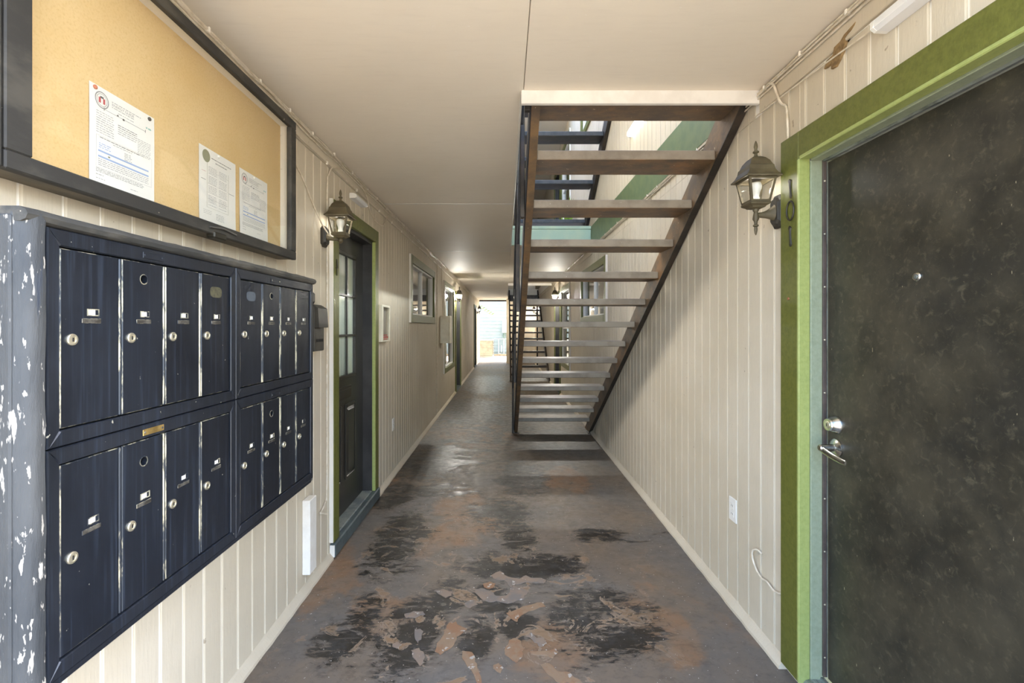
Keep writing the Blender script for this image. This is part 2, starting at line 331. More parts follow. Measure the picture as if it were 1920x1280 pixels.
class MB:
    def __init__(s, mp=IDN): s.v, s.f, s.mi, s.mp = [], [], [], mp
    def add(s, verts, faces, mi=0):
        n = len(s.v); s.v += [s.mp(*p) for p in verts]
        s.f += [tuple(i + n for i in f) for f in faces]
        s.mi += ([mi] * len(faces)) if isinstance(mi, int) else list(mi)
        return s
    def box(s, a, b, bev=0.0, edge=0):
        lo = [min(a[i], b[i]) for i in range(3)]; hi = [max(a[i], b[i]) for i in range(3)]
        if bev <= 0:
            P = [(x, y, z) for x in (lo[0], hi[0]) for y in (lo[1], hi[1]) for z in (lo[2], hi[2])]
            return s.add(P, [(0, 1, 3, 2), (4, 6, 7, 5), (0, 4, 5, 1), (2, 3, 7, 6), (0, 2, 6, 4), (1, 5, 7, 3)])
        bev = min(bev, 0.45 * min(hi[i] - lo[i] for i in range(3)))
        V, idx = [], {}
        for cx in (0, 1):
            for cy in (0, 1):
                for cz in (0, 1):
                    cc = (cx, cy, cz)
                    for ax in range(3):
                        p = []
                        for i in range(3):
                            base = hi[i] if cc[i] else lo[i]
                            if i != ax: base += -bev if cc[i] else bev
                            p.append(base)
                        idx[(cc, ax)] = len(V); V.append(tuple(p))
        Fs, mi = [], []
        for ax in range(3):
            o1, o2 = [i for i in range(3) if i != ax]
            for side in (0, 1):
                q = []
                for a1, a2 in ((0, 0), (1, 0), (1, 1), (0, 1)):
                    cc = [0, 0, 0]; cc[ax] = side; cc[o1] = a1; cc[o2] = a2
                    q.append(idx[(tuple(cc), ax)])
                Fs.append(tuple(q)); mi.append(0)
        for ax in range(3):
            o1, o2 = [i for i in range(3) if i != ax]
            for a1 in (0, 1):
                for a2 in (0, 1):
                    c0 = [0, 0, 0]; c1 = [0, 0, 0]; c1[ax] = 1
                    for cc in (c0, c1): cc[o1] = a1; cc[o2] = a2
                    Fs.append((idx[(tuple(c0), o1)], idx[(tuple(c1), o1)], idx[(tuple(c1), o2)], idx[(tuple(c0), o2)])); mi.append(edge)
        for cx in (0, 1):
            for cy in (0, 1):
                for cz in (0, 1):
                    Fs.append(tuple(idx[((cx, cy, cz), k)] for k in range(3))); mi.append(edge)
        return s.add(V, Fs, mi)
    def loft(s, rings, cap0=True, cap1=True, mi=0):
        n = len(rings[0]); V = [p for r in rings for p in r]; Fs = []
        for k in range(len(rings) - 1):
            for i in range(n):
                j = (i + 1) % n
                Fs.append((k * n + i, k * n + j, (k + 1) * n + j, (k + 1) * n + i))
        if cap0: Fs.append(tuple(range(n - 1, -1, -1)))
        if cap1: Fs.append(tuple((len(rings) - 1) * n + i for i in range(n)))
        return s.add(V, Fs, mi)
    def prism(s, pts, axis, a, b):
        """polygon in the two other axes, extruded along axis from a to b"""
        def P(p, h):
            q = list(p); q.insert(axis, h); return tuple(q)
        return s.loft([[P(p, a) for p in pts], [P(p, b) for p in pts]])
    def lathe(s, centre, axis, prof, n=16):
        """prof = [(radius, height along axis)]"""
        o1, o2 = [i for i in range(3) if i != axis]; rings = []
        for r, h in prof:
            R = []
            for i in range(n):
                a = 2 * math.pi * i / n; p = list(centre)
                p[axis] += h; p[o1] += r * math.cos(a); p[o2] += r * math.sin(a); R.append(tuple(p))
            rings.append(R)
        return s.loft(rings)
    def tube(s, path, r, n=7, flat=None):
        pts = [Vector(p) for p in path]; rings = []
        for i, p in enumerate(pts):
            d = (pts[min(i + 1, len(pts) - 1)] - pts[max(i - 1, 0)]).normalized()
            ref = Vector((0, 0, 1)) if abs(d.z) < 0.9 else Vector((1, 0, 0))
            a = d.cross(ref).normalized(); b = a.cross(d).normalized()
            rr = r[i] if isinstance(r, (list, tuple)) else r
            rings.append([tuple(p + a * (rr * math.cos(2 * math.pi * k / n)) + b * (rr * math.sin(2 * math.pi * k / n))) for k in range(n)])
        return s.loft(rings)
    def build(s, name, mats, parent=None, smooth=False):
        me = bpy.data.meshes.new(name)
        o0 = origin(parent) if parent else Vector((0, 0, 0))
        me.from_pydata([tuple(Vector(p) - o0) for p in s.v], [], s.f)
        if not isinstance(mats, (list, tuple)): mats = [mats]
        for m in mats: me.materials.append(M[m])
        if len(mats) > 1: me.polygons.foreach_set('material_index', s.mi)
        bm = bmesh.new(); bm.from_mesh(me); bmesh.ops.recalc_face_normals(bm, faces=bm.faces); bm.to_mesh(me); bm.free()
        if smooth:
            me.polygons.foreach_set('use_smooth', [True] * len(me.polygons)); me.set_sharp_from_angle(angle=math.radians(38))
        me.update()
        ob = bpy.data.objects.new(name, me); COL.objects.link(ob)
        if parent: ob.parent = parent
        return ob

def tag(o, label=None, cat=None, group=None, kind=None):
    if label: o['label'] = label
    if cat: o['category'] = cat
    if group: o['group'] = group
    if kind: o['kind'] = kind
    return o
def thing(name, loc, label, cat, group=None, kind=None):
    o = bpy.data.objects.new(name, None); COL.objects.link(o); o.location = loc; o.empty_display_size = 0.05
    return tag(o, label, cat, group, kind)
def solo(ob, label, cat, group=None):
    """recentre a one-mesh thing on its own base"""
    me = ob.data; vs = [v.co.copy() for v in me.vertices]
    mn = Vector((min(v.x for v in vs), min(v.y for v in vs), min(v.z for v in vs))); mxv = Vector((max(v.x for v in vs), max(v.y for v in vs), max(v.z for v in vs)))
    c0 = Vector(((mn.x + mxv.x) / 2, (mn.y + mxv.y) / 2, mn.z)); me.transform(Matrix.Translation(-c0)); ob.location = ob.location + c0
    return tag(ob, label, cat, group)

def cut(u0, u1, v0, v1, holes):
    """rectangle minus rectangular holes -> list of rectangles"""
    R = [(u0, u1, v0, v1)]
    for (a, b, c_, d) in holes:
        N = []
        for (p, q, r, w) in R:
            if b <= p or a >= q or d <= r or c_ >= w: N.append((p, q, r, w)); continue
            if a > p: N.append((p, a, r, w))
            if b < q: N.append((b, q, r, w))
            p2, q2 = max(p, a), min(q, b)
            if c_ > r: N.append((p2, q2, r, c_))
            if d < w: N.append((p2, q2, d, w))
        R = N
    return [r for r in R if r[1] - r[0] > 0.004 and r[3] - r[2] > 0.004]
# ------------------------------------------------------------------ the shell
U0, U1 = 0.55, 18.6
FLOOR = MB().box((XL - 0.13, -0.4, -0.15), (XR + 0.13, 17.7, 0)).box((XL - 0.13, 17.7, -0.15), (XR + 0.13, 18.9, 0)).build('floor', 'floor')
tag(FLOOR, 'worn grey concrete passage floor with black and rust coloured peeling patches', kind='structure')
HOLE1 = (0.082, XR, 2.105, 6.12)      # stairwell over the near stairs
HOLE2 = (0.082, XR, 11.4, 16.2)       # stairwell over the far stairs

DL = [(2.90, 3.725, 0.0, 2.065), (5.23, 6.82, 1.525, 2.10), (8.07, 9.45, 0.67, 2.09), (9.93, 10.93, 0.0, 2.05), (15.8, 16.75, 0.0, 2.05)]
DR = [(0.855, 1.80, 0.0, 2.045), (5.31, 6.87, 1.525, 2.10), (8.24, 9.37, 0.70, 2.07), (9.66, 10.62, 0.0, 2.05)]
DRU = [(5.31, 6.87, ZF2 + 1.525, ZF2 + 2.10), (8.24, 9.37, ZF2 + 0.70, ZF2 + 2.07), (9.66, 10.62, ZF2, ZF2 + 2.05)]
ZT = 5.12
def wall(name, mp, holes, label, u_end):
    mb = MB(mp)
    for (a, b, c_, d) in cut(U0, u_end, 0, ZT, holes): mb.box((a, c_, -0.13), (b, d, -0.005))
    w = mb.build(name, 'groove'); tag(w, label, kind='structure')
    return w
WALL_L = wall('wall_left', LW, DL, 'cream grooved siding wall with the mailboxes and notice board', U1)
WALL_R = wall('wall_right', RW, DR + DRU, 'cream grooved siding wall behind the stairs and the dark door', 17.8)
PITCH, BW = 0.1036, 0.0955
def boards(mp, w, holes, z0, ztop, ua, ub, near_a, near_b, phase):
    far = MB(mp); k0 = math.floor((ua - phase) / PITCH)
    for k in range(k0, int((ub - phase) / PITCH) + 1):
        a = phase + k * PITCH; b = a + BW
        a, b = max(a, ua), min(b, ub)
        if b - a < 0.01: continue
        for (p, q, r, s) in cut(a, b, z0, ztop, holes):
            dz = 0.0006 * rnd.random()
            if near_a <= a and b <= near_b: MB(mp).box((p, r, -0.009), (q, s, dz), 0.003).build('siding_board', 'siding', w)
            else: far.box((p, r, -0.009), (q, s, dz))
    if far.v: tag(far.build('siding_boards', 'siding', w), kind='stuff')
hl = [(a - 0.012, b + 0.012, c_ - 0.012, d + 0.012) for a, b, c_, d in DL]; hr = [(a - 0.012, b + 0.012, c_ - 0.012, d + 0.012) for a, b, c_, d in DR]; hru = [(a - 0.012, b + 0.012, c_ - 0.012, d + 0.012) for a, b, c_, d in DRU]
boards(LW, WALL_L, hl, 0.03, 2.338, U0, U1, 0.84, 5.2, 1.326 + 0.004)
boards(RW, WALL_R, hr, 0.03, 2.335, U0, 17.7, 0.84, 5.2, 1.985 + 0.004)
boards(RW, WALL_R, [], 2.335, 2.425, 2.14, 6.10, 9, 9, 1.985 + 0.004)
boards(RW, WALL_R, hru, ZF2, ZT, 1.0, 17.7, 99, 99, 1.985 + 0.004)
boards(LW, WALL_L, [], ZF2, ZT, 1.0, 18.3, 99, 99, 1.326 + 0.004)
# frieze boards under the ceiling
for mp, w, segs in ((LW, WALL_L, [(U0, 4.02), (4.024, U1)]), (RW, WALL_R, [(U0, 2.09), (6.13, 11.38), (11.4, 17.7)])):
    for a, b in segs: MB(mp).box((a, 2.34, -0.009), (b, 2.4398, 0.007), 0.002).build('frieze_board', 'siding', w)
# torn patch in the siding by the strip lamp
ring, ring2 = [], []
OUT = [(0.00, 2.292), (0.018, 2.318), (0.055, 2.322), (0.065, 2.348), (0.10, 2.352), (0.135, 2.356), (0.16, 2.362), (0.175, 2.371), (0.182, 2.38), (0.15, 2.372), (0.12, 2.366), (0.128, 2.33), (0.11, 2.300), (0.095, 2.281), (0.072, 2.262), (0.045, 2.266), (0.048, 2.29), (0.02, 2.288)]
mb = MB(RW)
mb.loft([[(1.59 - (u - 0.09) * 0.85, 2.325 + (v - 2.32) * 0.8, 0.0) for u, v in OUT], [(1.59 - (u - 0.09) * 0.82, 2.325 + (v - 2.32) * 0.8, 0.0085 + 0.002 * rnd.random()) for u, v in OUT]])
mb.build('torn_siding_patch', 'foam', WALL_R)['label'] = 'brown torn fibre showing through the siding'

# painted kerb at the foot of both walls
def kerb(name, mp, segs, label):
    mb = MB(mp)
    for a, b in segs:
        n = max(2, int((b - a) / 0.05)); rings = []
        for i in range(n + 1):
            u = a + (b - a) * i / n; j = 0.004 * (rnd.random() - 0.5) if u < 6 else 0
            rings.append([(u, -0.002, -0.006), (u, -0.002, 0.030 + j), (u, 0.012, 0.028 + j), (u, 0.036, 0.008 + j), (u, 0.046 + j, -0.006)])
        mb.loft(rings)
    return tag(mb.build(name, 'siding'), label, kind='structure')
kerb('baseboard_left', LW, [(U0, 2.80), (3.83, 9.84), (11.02, 15.7), (16.85, U1)], 'pale painted kerb along the foot of the mailbox wall')
kerb('baseboard_right', RW, [(U0, 0.74), (1.905, 9.56), (10.72, 17.7)], 'pale painted kerb along the foot of the stair wall')

# ceiling = underside panels and the slab of the upper floor
mb = MB()
for (a, b, c_, d) in cut(XL - 0.13, XR + 0.13, U0, U1, [(HOLE1[0], XR + 0.2, HOLE1[2], HOLE1[3]), (HOLE2[0], XR + 0.2, HOLE2[2], HOLE2[3])]): mb.box((a, c_, 2.4535), (b, d, ZF2))
CEIL = tag(mb.build('ceiling', 'ceiling_edge'), 'cream painted panel ceiling of the passage', kind='structure')
JY = [U0, 4.02, 6.54, 9.06, 11.58, 14.1, 16.6, U1]
for k in range(len(JY) - 1):
    MB().box((XL - 0.008, JY[k] + 0.002, 2.44), (0.0805, JY[k + 1] - 0.002, 2.455), 0.0015).build('ceiling_panel', 'ceiling', CEIL)
for a, b in ((U0, 2.103), (6.14, 8.3), (8.304, 9.8), (9.804, 11.38), (16.22, U1)):
    MB().box((0.0835, a + 0.002, 2.44), (XR + 0.008, b - 0.002, 2.455), 0.0015).build('ceiling_panel', 'ceiling', CEIL)
for y in JY[1:-1]: MB().box((XL, y - 0.014, 2.4388), (0.078, y + 0.014, 2.4412)).build('joint_strip', 'white', CEIL)
for y in (8.302, 9.802): MB().box((0.086, y - 0.014, 2.4388), (XR, y + 0.014, 2.4412)).build('joint_strip', 'white', CEIL)
# edge boards of the stairwells
def trimbox(name, a, b, mat, label, bev=0.003): return tag(MB().box(a, b, bev).build(name, mat), label, kind='structure')
trimbox('trim_1', (0.072, 2.088, 2.383), (XR - 0.002, 2.112, 2.60), 'white', 'white fascia board across the head of the near stairs')
t2 = trimbox('trim_2', (0.086, 6.10, 2.446), (XR - 0.024, 6.125, 2.66), 'teal', 'pale teal fascia at the far end of the near stairwell')
MB().box((0.086, 6.085, 2.655), (XR - 0.024, 6.125, 2.695), 0.002).build('cap_board', 'teal', t2)
trimbox('trim_3', (XR - 0.022, 2.14, 2.425), (XR + 0.0, 6.12, 2.69), 'rim_green', 'green rim board along the wall inside the near stairwell')
trimbox('trim_4', (0.068, 2.115, 2.438), (0.081, 6.14, 2.68), 'siding_white', 'cream edge board along the open side of the near stairwell')
trimbox('trim_5', (0.072, 11.37, 2.383), (XR - 0.002, 11.395, 2.60), 'white', 'white fascia board across the far stairwell')
# wall behind the far stairs and the end frame
tag(MB().box((0.05, 17.7, 0), (XR + 0.13, 17.82, 2.44)).build('wall_far', 'siding'), 'tan end wall behind the far stairs', kind='structure')
trimbox('trim_6', (XL - 0.005, 18.5, 0.0), (XL + 0.035, 18.6, 2.44), 'siding_white', 'cream corner board at the far end of the passage')
trimbox('trim_7', (XL + 0.03, 18.52, 2.38), (0.05, 18.6, 2.445), 'steel_blk', 'dark lintel over the far exit')
mb = MB().box((-9, 18.0, 0), (XL - 0.135, 18.6, 7.5)).box((XR + 0.135, 17.9, 0), (9, 18.6, 7.5)).box((XL - 0.135, 18.35, ZF2), (XR + 0.135, 18.6, 7.5))
tag(mb.build('wall_outer', 'siding'), 'outer wall of the building around the far exit', kind='structure')
mb = MB().box((-9, 0.55, -0.02), (XL - 0.135, 0.68, 3.2)).box((XR + 0.135, 0.55, -0.02), (9, 0.68, 3.2))
tag(mb.build('wall_front', 'siding'), 'outer front wall of the building either side of the passage', kind='structure')
tag(MB().box((XR + 0.005, 0.9, ZT), (XR + 0.13, 9.0, 7.2)).build('wall_upper', 'siding_white'), 'unseen top storey wall above the stairwell, added to keep the sun out', kind='structure')  # out of view, added to block direct sun from the stairwell
# upper storey ceiling (open to the sky above the near stairs)
mb = MB()
for (a, b, c_, d) in cut(XL - 0.13, XR + 0.13, 0.9, U1, [(XL, XR - 0.005, 1.2, 8.0)]): mb.box((a, c_, ZT), (b, d, ZT + 0.1))
tag(mb.build('ceiling_upper', 'ceiling'), 'cream ceiling of the upper landing seen through the stairs', kind='structure')

# ------------------------------------------------------------------ windows
def window(n, mp, u0, u1, z0, z1, style, label, cw=0.09):
    """outer casing rectangle given; the wall opening lies cw inside"""
    p = mp((u0 + u1) / 2, z0, 0); W = thing('window_%d' % n, p, label, None, kind='structure')
    a, b, c_, d = u0 + cw, u1 - cw, z0 + cw, z1 - cw
    for (x0, x1, y0, y1, nm) in ((u0, a, z0, z1, 'side_casing'), (b, u1, z0, z1, 'side_casing'), (a, b, d, z1, 'head_casing'), (a, b, z0, c_, 'sill_casing')):
        MB(mp).box((x0, y0, 0.0), (x1, y1, 0.024), 0.003).build(nm, 'green', W)
    MB(mp).box((u0 - 0.006, z0, -0.004), (u0 - 0.0005, z1, 0.023)).build('caulk_edge', 'siding_white', W)
    MB(mp).box((u1 + 0.0005, z0, -0.004), (u1 + 0.006, z1, 0.023)).build('caulk_edge', 'siding_white', W)
    fr = MB(mp)
    for (x0, x1, y0, y1) in ((a - 0.01, a + 0.018, c_ - 0.01, d + 0.01), (b - 0.018, b + 0.01, c_ - 0.01, d + 0.01), (a + 0.018, b - 0.018, d - 0.018, d + 0.01), (a + 0.018, b - 0.018, c_ - 0.01, c_ + 0.018)):
        fr.box((x0, y0, -0.075), (x1, y1, -0.002), 0.003)
    fr.build('frame', 'vinyl', W)
    if style == 'tall':
        zm = (c_ + d) / 2 - 0.02
        MB(mp).box((a + 0.018, zm - 0.018, -0.06), (b - 0.018, zm + 0.018, -0.02), 0.003).build('meeting_rail', 'vinyl', W)
        MB(mp).box((a + 0.018, zm + 0.018, -0.046), (b - 0.018, d - 0.018, -0.041)).build('pane', 'glass', W)
        MB(mp).box((a + 0.018, c_ + 0.018, -0.04), (b - 0.018, zm - 0.018, -0.035)).build('pane', 'glass', W)
        MB(mp).box((a + 0.018, zm, -0.066), (b - 0.018, d - 0.018, -0.062)).build('blind', 'room_dark', W)
        MB(mp).box((a + 0.018, c_ + 0.018, -0.066), (b - 0.018, zm, -0.062)).build('insect_screen', 'screen', W)
    else:
        um = (a + b) / 2
        MB(mp).box((um - 0.012, c_ + 0.018, -0.06), (um + 0.012, d - 0.018, -0.015), 0.003).build('mullion', 'vinyl', W)
        A, B = ('screen', 'room_dark') if style == 'left' else ('blind', 'room_dark')
        MB(mp).box((a + 0.018, c_ + 0.018, -0.046), (um - 0.012, d - 0.018, -0.041)).build('pane', 'glass', W)
        MB(mp).box((um + 0.012, c_ + 0.018, -0.04), (b - 0.018, d - 0.018, -0.035)).build('pane', 'glass', W)
        MB(mp).box((a + 0.018, c_ + 0.018, -0.066), (um, d - 0.018, -0.062)).build('insect_screen', A, W)
        MB(mp).box((um, c_ + 0.018, -0.066), (b - 0.018, d - 0.018, -0.062)).build('blind', B, W)
    MB(mp).box((a - 0.02, c_ - 0.02, -0.14), (b + 0.02, d + 0.02, -0.1)).build('back_panel', 'room_dark', W)
    return W
window(1, LW, 5.14, 6.91, 1.435, 2.19, 'left', 'sliding window in olive green casing beyond the glazed black door')
window(2, LW, 7.98, 9.54, 0.58, 2.18, 'tall', 'tall narrow-looking window beside the cream electric box')
window(3, RW, 5.22, 6.96, 1.435, 2.19, 'right', 'sliding window in olive green casing seen between the stair treads')
window(4, RW, 8.15, 9.46, 0.61, 2.16, 'tall', 'tall window behind the stairs near the far right lantern')
window(5, RW, 5.22, 6.96, ZF2 + 1.435, ZF2 + 2.19, 'right', 'upper storey sliding window glimpsed above the stairs')
window(6, RW, 8.15, 9.46, ZF2 + 0.61, ZF2 + 2.16, 'tall', 'upper storey tall window glimpsed above the stairs')

# ------------------------------------------------------------------ plain far doors
def far_door(n, mp, u0, u1, z0, label, col='door_black'):
    D = thing('door_%d' % n, mp((u0 + u1) / 2, z0, -0.05), label, None, kind='structure')
    zt = z0 + 2.05
    for (x0, x1, y0, y1, nm) in ((u0 - 0.085, u0, z0, zt + 0.085, 'side_casing'), (u1, u1 + 0.085, z0, zt + 0.085, 'side_casing'), (u0, u1, zt, zt + 0.085, 'head_casing')):
        MB(mp).box((x0, y0, 0.0), (x1, y1, 0.024), 0.003).build(nm, 'green', D)
    for (x0, x1, y0, y1, nm) in ((u0, u0 + 0.03, z0, zt, 'jamb'), (u1 - 0.03, u1, z0, zt, 'jamb'), (u0 + 0.03, u1 - 0.03, zt - 0.03, zt, 'head_jamb')):
        MB(mp).box((x0, y0, -0.13), (x1, y1, 0.004), 0.002).build(nm, 'jamb_black', D)
    MB(mp).box((u0 + 0.032, z0 + 0.03, -0.11), (u1 - 0.032, zt - 0.032, -0.07), 0.003).build('door_leaf', col, D)
    MB(mp).box((u0, z0, -0.13), (u1, z0 + 0.028, 0.03), 0.004).build('threshold', 'sill', D)
    k = MB(mp).lathe((u0 + 0.10, z0 + 0.95, -0.07), 2, [(0.03, 0), (0.03, 0.008), (0.012, 0.012), (0.012, 0.035), (0.028, 0.045), (0.03, 0.06), (0.018, 0.07)], 12).build('knob', 'chrome', D, True)
    return D
far_door(3, LW, 9.93, 10.93, 0, 'dark green framed door next to the middle left lantern')
far_door(4, LW, 15.8, 16.75, 0, 'last dark door on the left wall before the exit')
far_door(5, RW, 9.66, 10.62, 0, 'dark door behind the stairs beside the far right lantern')
far_door(6, RW, 9.66, 10.62, ZF2, 'upper storey door glimpsed above the stairs')

# ------------------------------------------------------------------ door 101 on the right
D = thing('door_1', RW(1.33, 0, -0.05), 'big dark brown slab door in a green frame numbered 101', None, kind='structure')
for (x0, x1, y0, y1, nm) in ((1.79, 1.906, 0.03, 2.135, 'side_casing'), (0.745, 0.86, 0.03, 2.135, 'side_casing'), (0.8601, 1.7899, 2.035, 2.135, 'head_casing')):
    MB(RW).box((x0, y0, 0.0), (x1, y1, 0.021), 0.003).build(nm, 'green', D)
for (x0, x1, y0, y1, nm) in ((1.786, 1.80, 0.03, 2.03, 'casing_edge'), (0.855, 0.868, 0.03, 2.03, 'casing_edge'), (0.868, 1.786, 2.026, 2.04, 'head_casing_edge')):
    MB(RW).box((x0, y0, -0.022), (x1, y1, 0.0215), 0.003).build(nm, 'green_lt', D)
for (x0, x1, y0, y1, nm) in ((1.782, 1.80, 0.02, 2.022, 'jamb'), (0.855, 0.872, 0.02, 2.022, 'jamb'), (0.872, 1.782, 2.02, 2.04, 'head_jamb')):
    MB(RW).box((x0, y0, -0.13), (x1, y1, -0.022), 0.002).build(nm, 'jamb_green', D)
ws = MB(RW).box((1.773, 0.065, -0.076), (1.782, 2.02, -0.064), 0.001).build('weather_strip', 'strip_brown', D)
MB(RW).box((1.7715, 0.065, -0.0785), (1.776, 2.02, -0.0762)).build('seal_lip', 'alu', ws)
for k in range(10): MB(RW).lathe((1.7732, 0.14 + 0.2 * k, -0.069), 0, [(0.0035, 0.0002), (0.0035, -0.001), (0.001, -0.0022)], 8).build('screw', 'nickel', ws, True)
wh = MB(RW).box((0.872, 2.012, -0.076), (1.773, 2.0205, -0.062), 0.001).build('head_weather_strip', 'alu', D)
MB(RW).box((0.874, 0.062, -0.124), (1.7705, 2.010, -0.0785), 0.002).build('door_leaf', 'door_dark', D)
MB(RW).prism([(0.0, -0.125), (0.0, 0.02), (0.022, 0.018), (0.046, -0.004), (0.052, -0.03), (0.05, -0.055), (0.060, -0.06), (0.060, -0.07), (0.03, -0.085), (0.03, -0.125)], 0, 0.86, 1.785).build('threshold', 'alu', D)
db = MB(RW).lathe((1.722, 1.03, -0.0785), 2, [(0.033, 0), (0.033, 0.006), (0.030, 0.01), (0.024, 0.03), (0.0225, 0.034), (0.021, 0.036)], 28).build('deadbolt', 'chrome', D, True)
MB(RW).lathe((1.722, 1.03, -0.0785), 2, [(0.014, 0.0361), (0.014, 0.0375), (0.012, 0.0385)], 24).build('cylinder', 'nickel', db, True)
MB(RW).box((1.7205, 1.024, -0.0405), (1.7235, 1.036, -0.0395)).build('keyhole', 'slot', db)
lv = MB(RW).lathe((1.722, 0.945, -0.0785), 2, [(0.033, 0), (0.033, 0.006), (0.026, 0.011), (0.0135, 0.014), (0.0125, 0.05), (0.013, 0.062), (0.009, 0.066)], 28).build('handle_rose', 'chrome', D, True)
rg = []
for k in range(9):
    q = k / 8; u = 1.729 - 0.122 * q; z = 0.945 - 0.022 * q - 0.006 * math.sin(q * 3.1); w = -0.0185 - 0.004 * math.sin(q * 3.14) - 0.008 * q
    h = 0.0125 * (1 - 0.25 * q) if 0 < k < 8 else 0.008; e = 0.0055 if 0 < k < 8 else 0.003
    rg.append([(u, z + h * sa, w + e * ca) for sa, ca in ((1, 0.4), (1, -0.4), (0.5, -1), (-0.5, -1), (-1, -0.4), (-1, 0.4), (-0.5, 1), (0.5, 1))])
MB(RW).loft(rg).build('lever', 'chrome', lv, True)
ph = MB(RW).lathe((1.385, 1.537, -0.0785), 2, [(0.0135, 0), (0.0135, 0.003), (0.011, 0.006), (0.0085, 0.0065), (0.0085, 0.005)], 20).build('peephole', 'chrome', D, True)
MB(RW).lathe((1.385, 1.537, -0.0725), 2, [(0.0075, 0), (0.005, 0.002), (0.001, 0.003)], 16).build('lens', 'alu', ph, True)
# house number 1 0 1, wrought figures
def one(u, z0, z1):
    mb = MB(RW); n = 10; rings = []
    for k in range(n + 1):
        q = k / n; z = z0 + (z1 - z0) * q; hw = 0.0035 + 0.006 * abs(2 * q - 1) ** 3 + (0.004 if 0.86 < q < 0.95 else 0)
        if k in (0, n): hw = 0.001
        s = 0.003 * math.sin((q - 0.5) * 3)
        rings.append([(u - hw + s, z, 0.0215), (u + hw + s, z, 0.0215), (u + hw * 0.6 + s, z, 0.027), (u - hw * 0.6 + s, z, 0.027)])
    o = mb.loft(rings).build('house_number', 'iron', D, True); o['label'] = 'black iron figure 1'
one(1.836, 1.890, 1.967); one(1.836, 1.702, 1.784)
mb = MB(RW); pts = [(1.836 + 0.023 * math.cos(a), 1.843 + 0.037 * math.sin(a), 0.024) for a in [2 * math.pi * i / 28 for i in range(29)]]
o = mb.tube(pts, 0.0034, 6).build('house_number', 'iron', D, True); o['label'] = 'black iron figure 0'
MB(RW).lathe((1.851, 1.50, 0.021), 2, [(0.006, 0), (0.005, 0.003), (0.001, 0.004)], 9).build('rusty_nail', 'pot', D, True)

# ------------------------------------------------------------------ glazed black door on the left
D = thing('door_2', LW(3.31, 0, -0.05), 'black nine-pane door in an olive green frame beside the mailboxes', None, kind='structure')
ZS = 0.085
for (x0, x1, y0, y1, nm) in ((2.815, 2.905, ZS + 0.006, 2.157, 'side_casing'), (3.72, 3.81, ZS + 0.006, 2.157, 'side_casing'), (2.9051, 3.7199, 2.06, 2.157, 'head_casing')):
    MB(LW).box((x0, y0, 0.0), (x1, y1, 0.024), 0.003).build(nm, 'green', D)
MB(LW).box((2.803, ZS + 0.012, -0.004), (2.8145, 2.157, 0.022), 0.001).build('caulk_edge', 'siding_white', D)
MB(LW).box((3.7105, ZS + 0.006, -0.01), (3.7205, 2.055, 0.0245), 0.002).build('casing_edge', 'green_lt', D)
for (x0, x1, y0, y1, nm) in ((2.90, 2.925, ZS, 2.06, 'jamb'), (3.70, 3.725, ZS, 2.06, 'jamb'), (2.925, 3.70, 2.035, 2.062, 'head_jamb')):
    MB(LW).box((x0, y0, -0.13), (x1, y1, -0.0), 0.002).build(nm, 'jamb_black', D)
WS = -0.072                                   # face of the leaf
a, b, c_, d = 2.928, 3.697, 0.10, 2.032
ga, gb, gc, gd = 2.985, 3.515, 1.045, 1.89    # glazed area
leaf = MB(LW)
for (x0, x1, y0, y1) in cut(a, b, c_, d, [(ga, gb, gc, gd)]): leaf.box((x0, y0, -0.112), (x1, y1, WS))
LEAF = leaf.build('door_leaf', 'door_black', D)
for (x0, x1, y0, y1) in ((ga - 0.02, ga + 0.004, gc - 0.02, gd + 0.02), (gb - 0.004, gb + 0.02, gc - 0.02, gd + 0.02), (ga + 0.004, gb - 0.004, gd - 0.004, gd + 0.02), (ga + 0.004, gb - 0.004, gc - 0.02, gc + 0.004)):
    MB(LW).box((x0, y0, -0.088), (x1, y1, WS + 0.006), 0.003).build('glazing_bead', 'door_black', LEAF)
for i in (1, 2):
    u = ga + (gb - ga) * i / 3; MB(LW).box((u - 0.008, gc, -0.084), (u + 0.008, gd, WS + 0.001), 0.003).build('glazing_bar', 'door_black', LEAF)
    z = gc + (gd - gc) * i / 3; MB(LW).box((ga, z - 0.008, -0.0835), (gb, z + 0.008, WS + 0.002), 0.003).build('glazing_bar', 'door_black', LEAF)
for i in range(3):
    for j in range(3):
        u0, u1 = ga + (gb - ga) * i / 3 + 0.005, ga + (gb - ga) * (i + 1) / 3 - 0.005; z0, z1 = gc + (gd - gc) * j / 3 + 0.005, gc + (gd - gc) * (j + 1) / 3 - 0.005
        MB(LW).box((u0, z0, -0.082), (u1, z1, -0.079)).build('pane', 'glass', LEAF)
MB(LW).box((ga + 0.001, gc + 0.001, -0.104), (gb - 0.001, gd - 0.001, -0.090)).build('curtain', 'curtain', D)
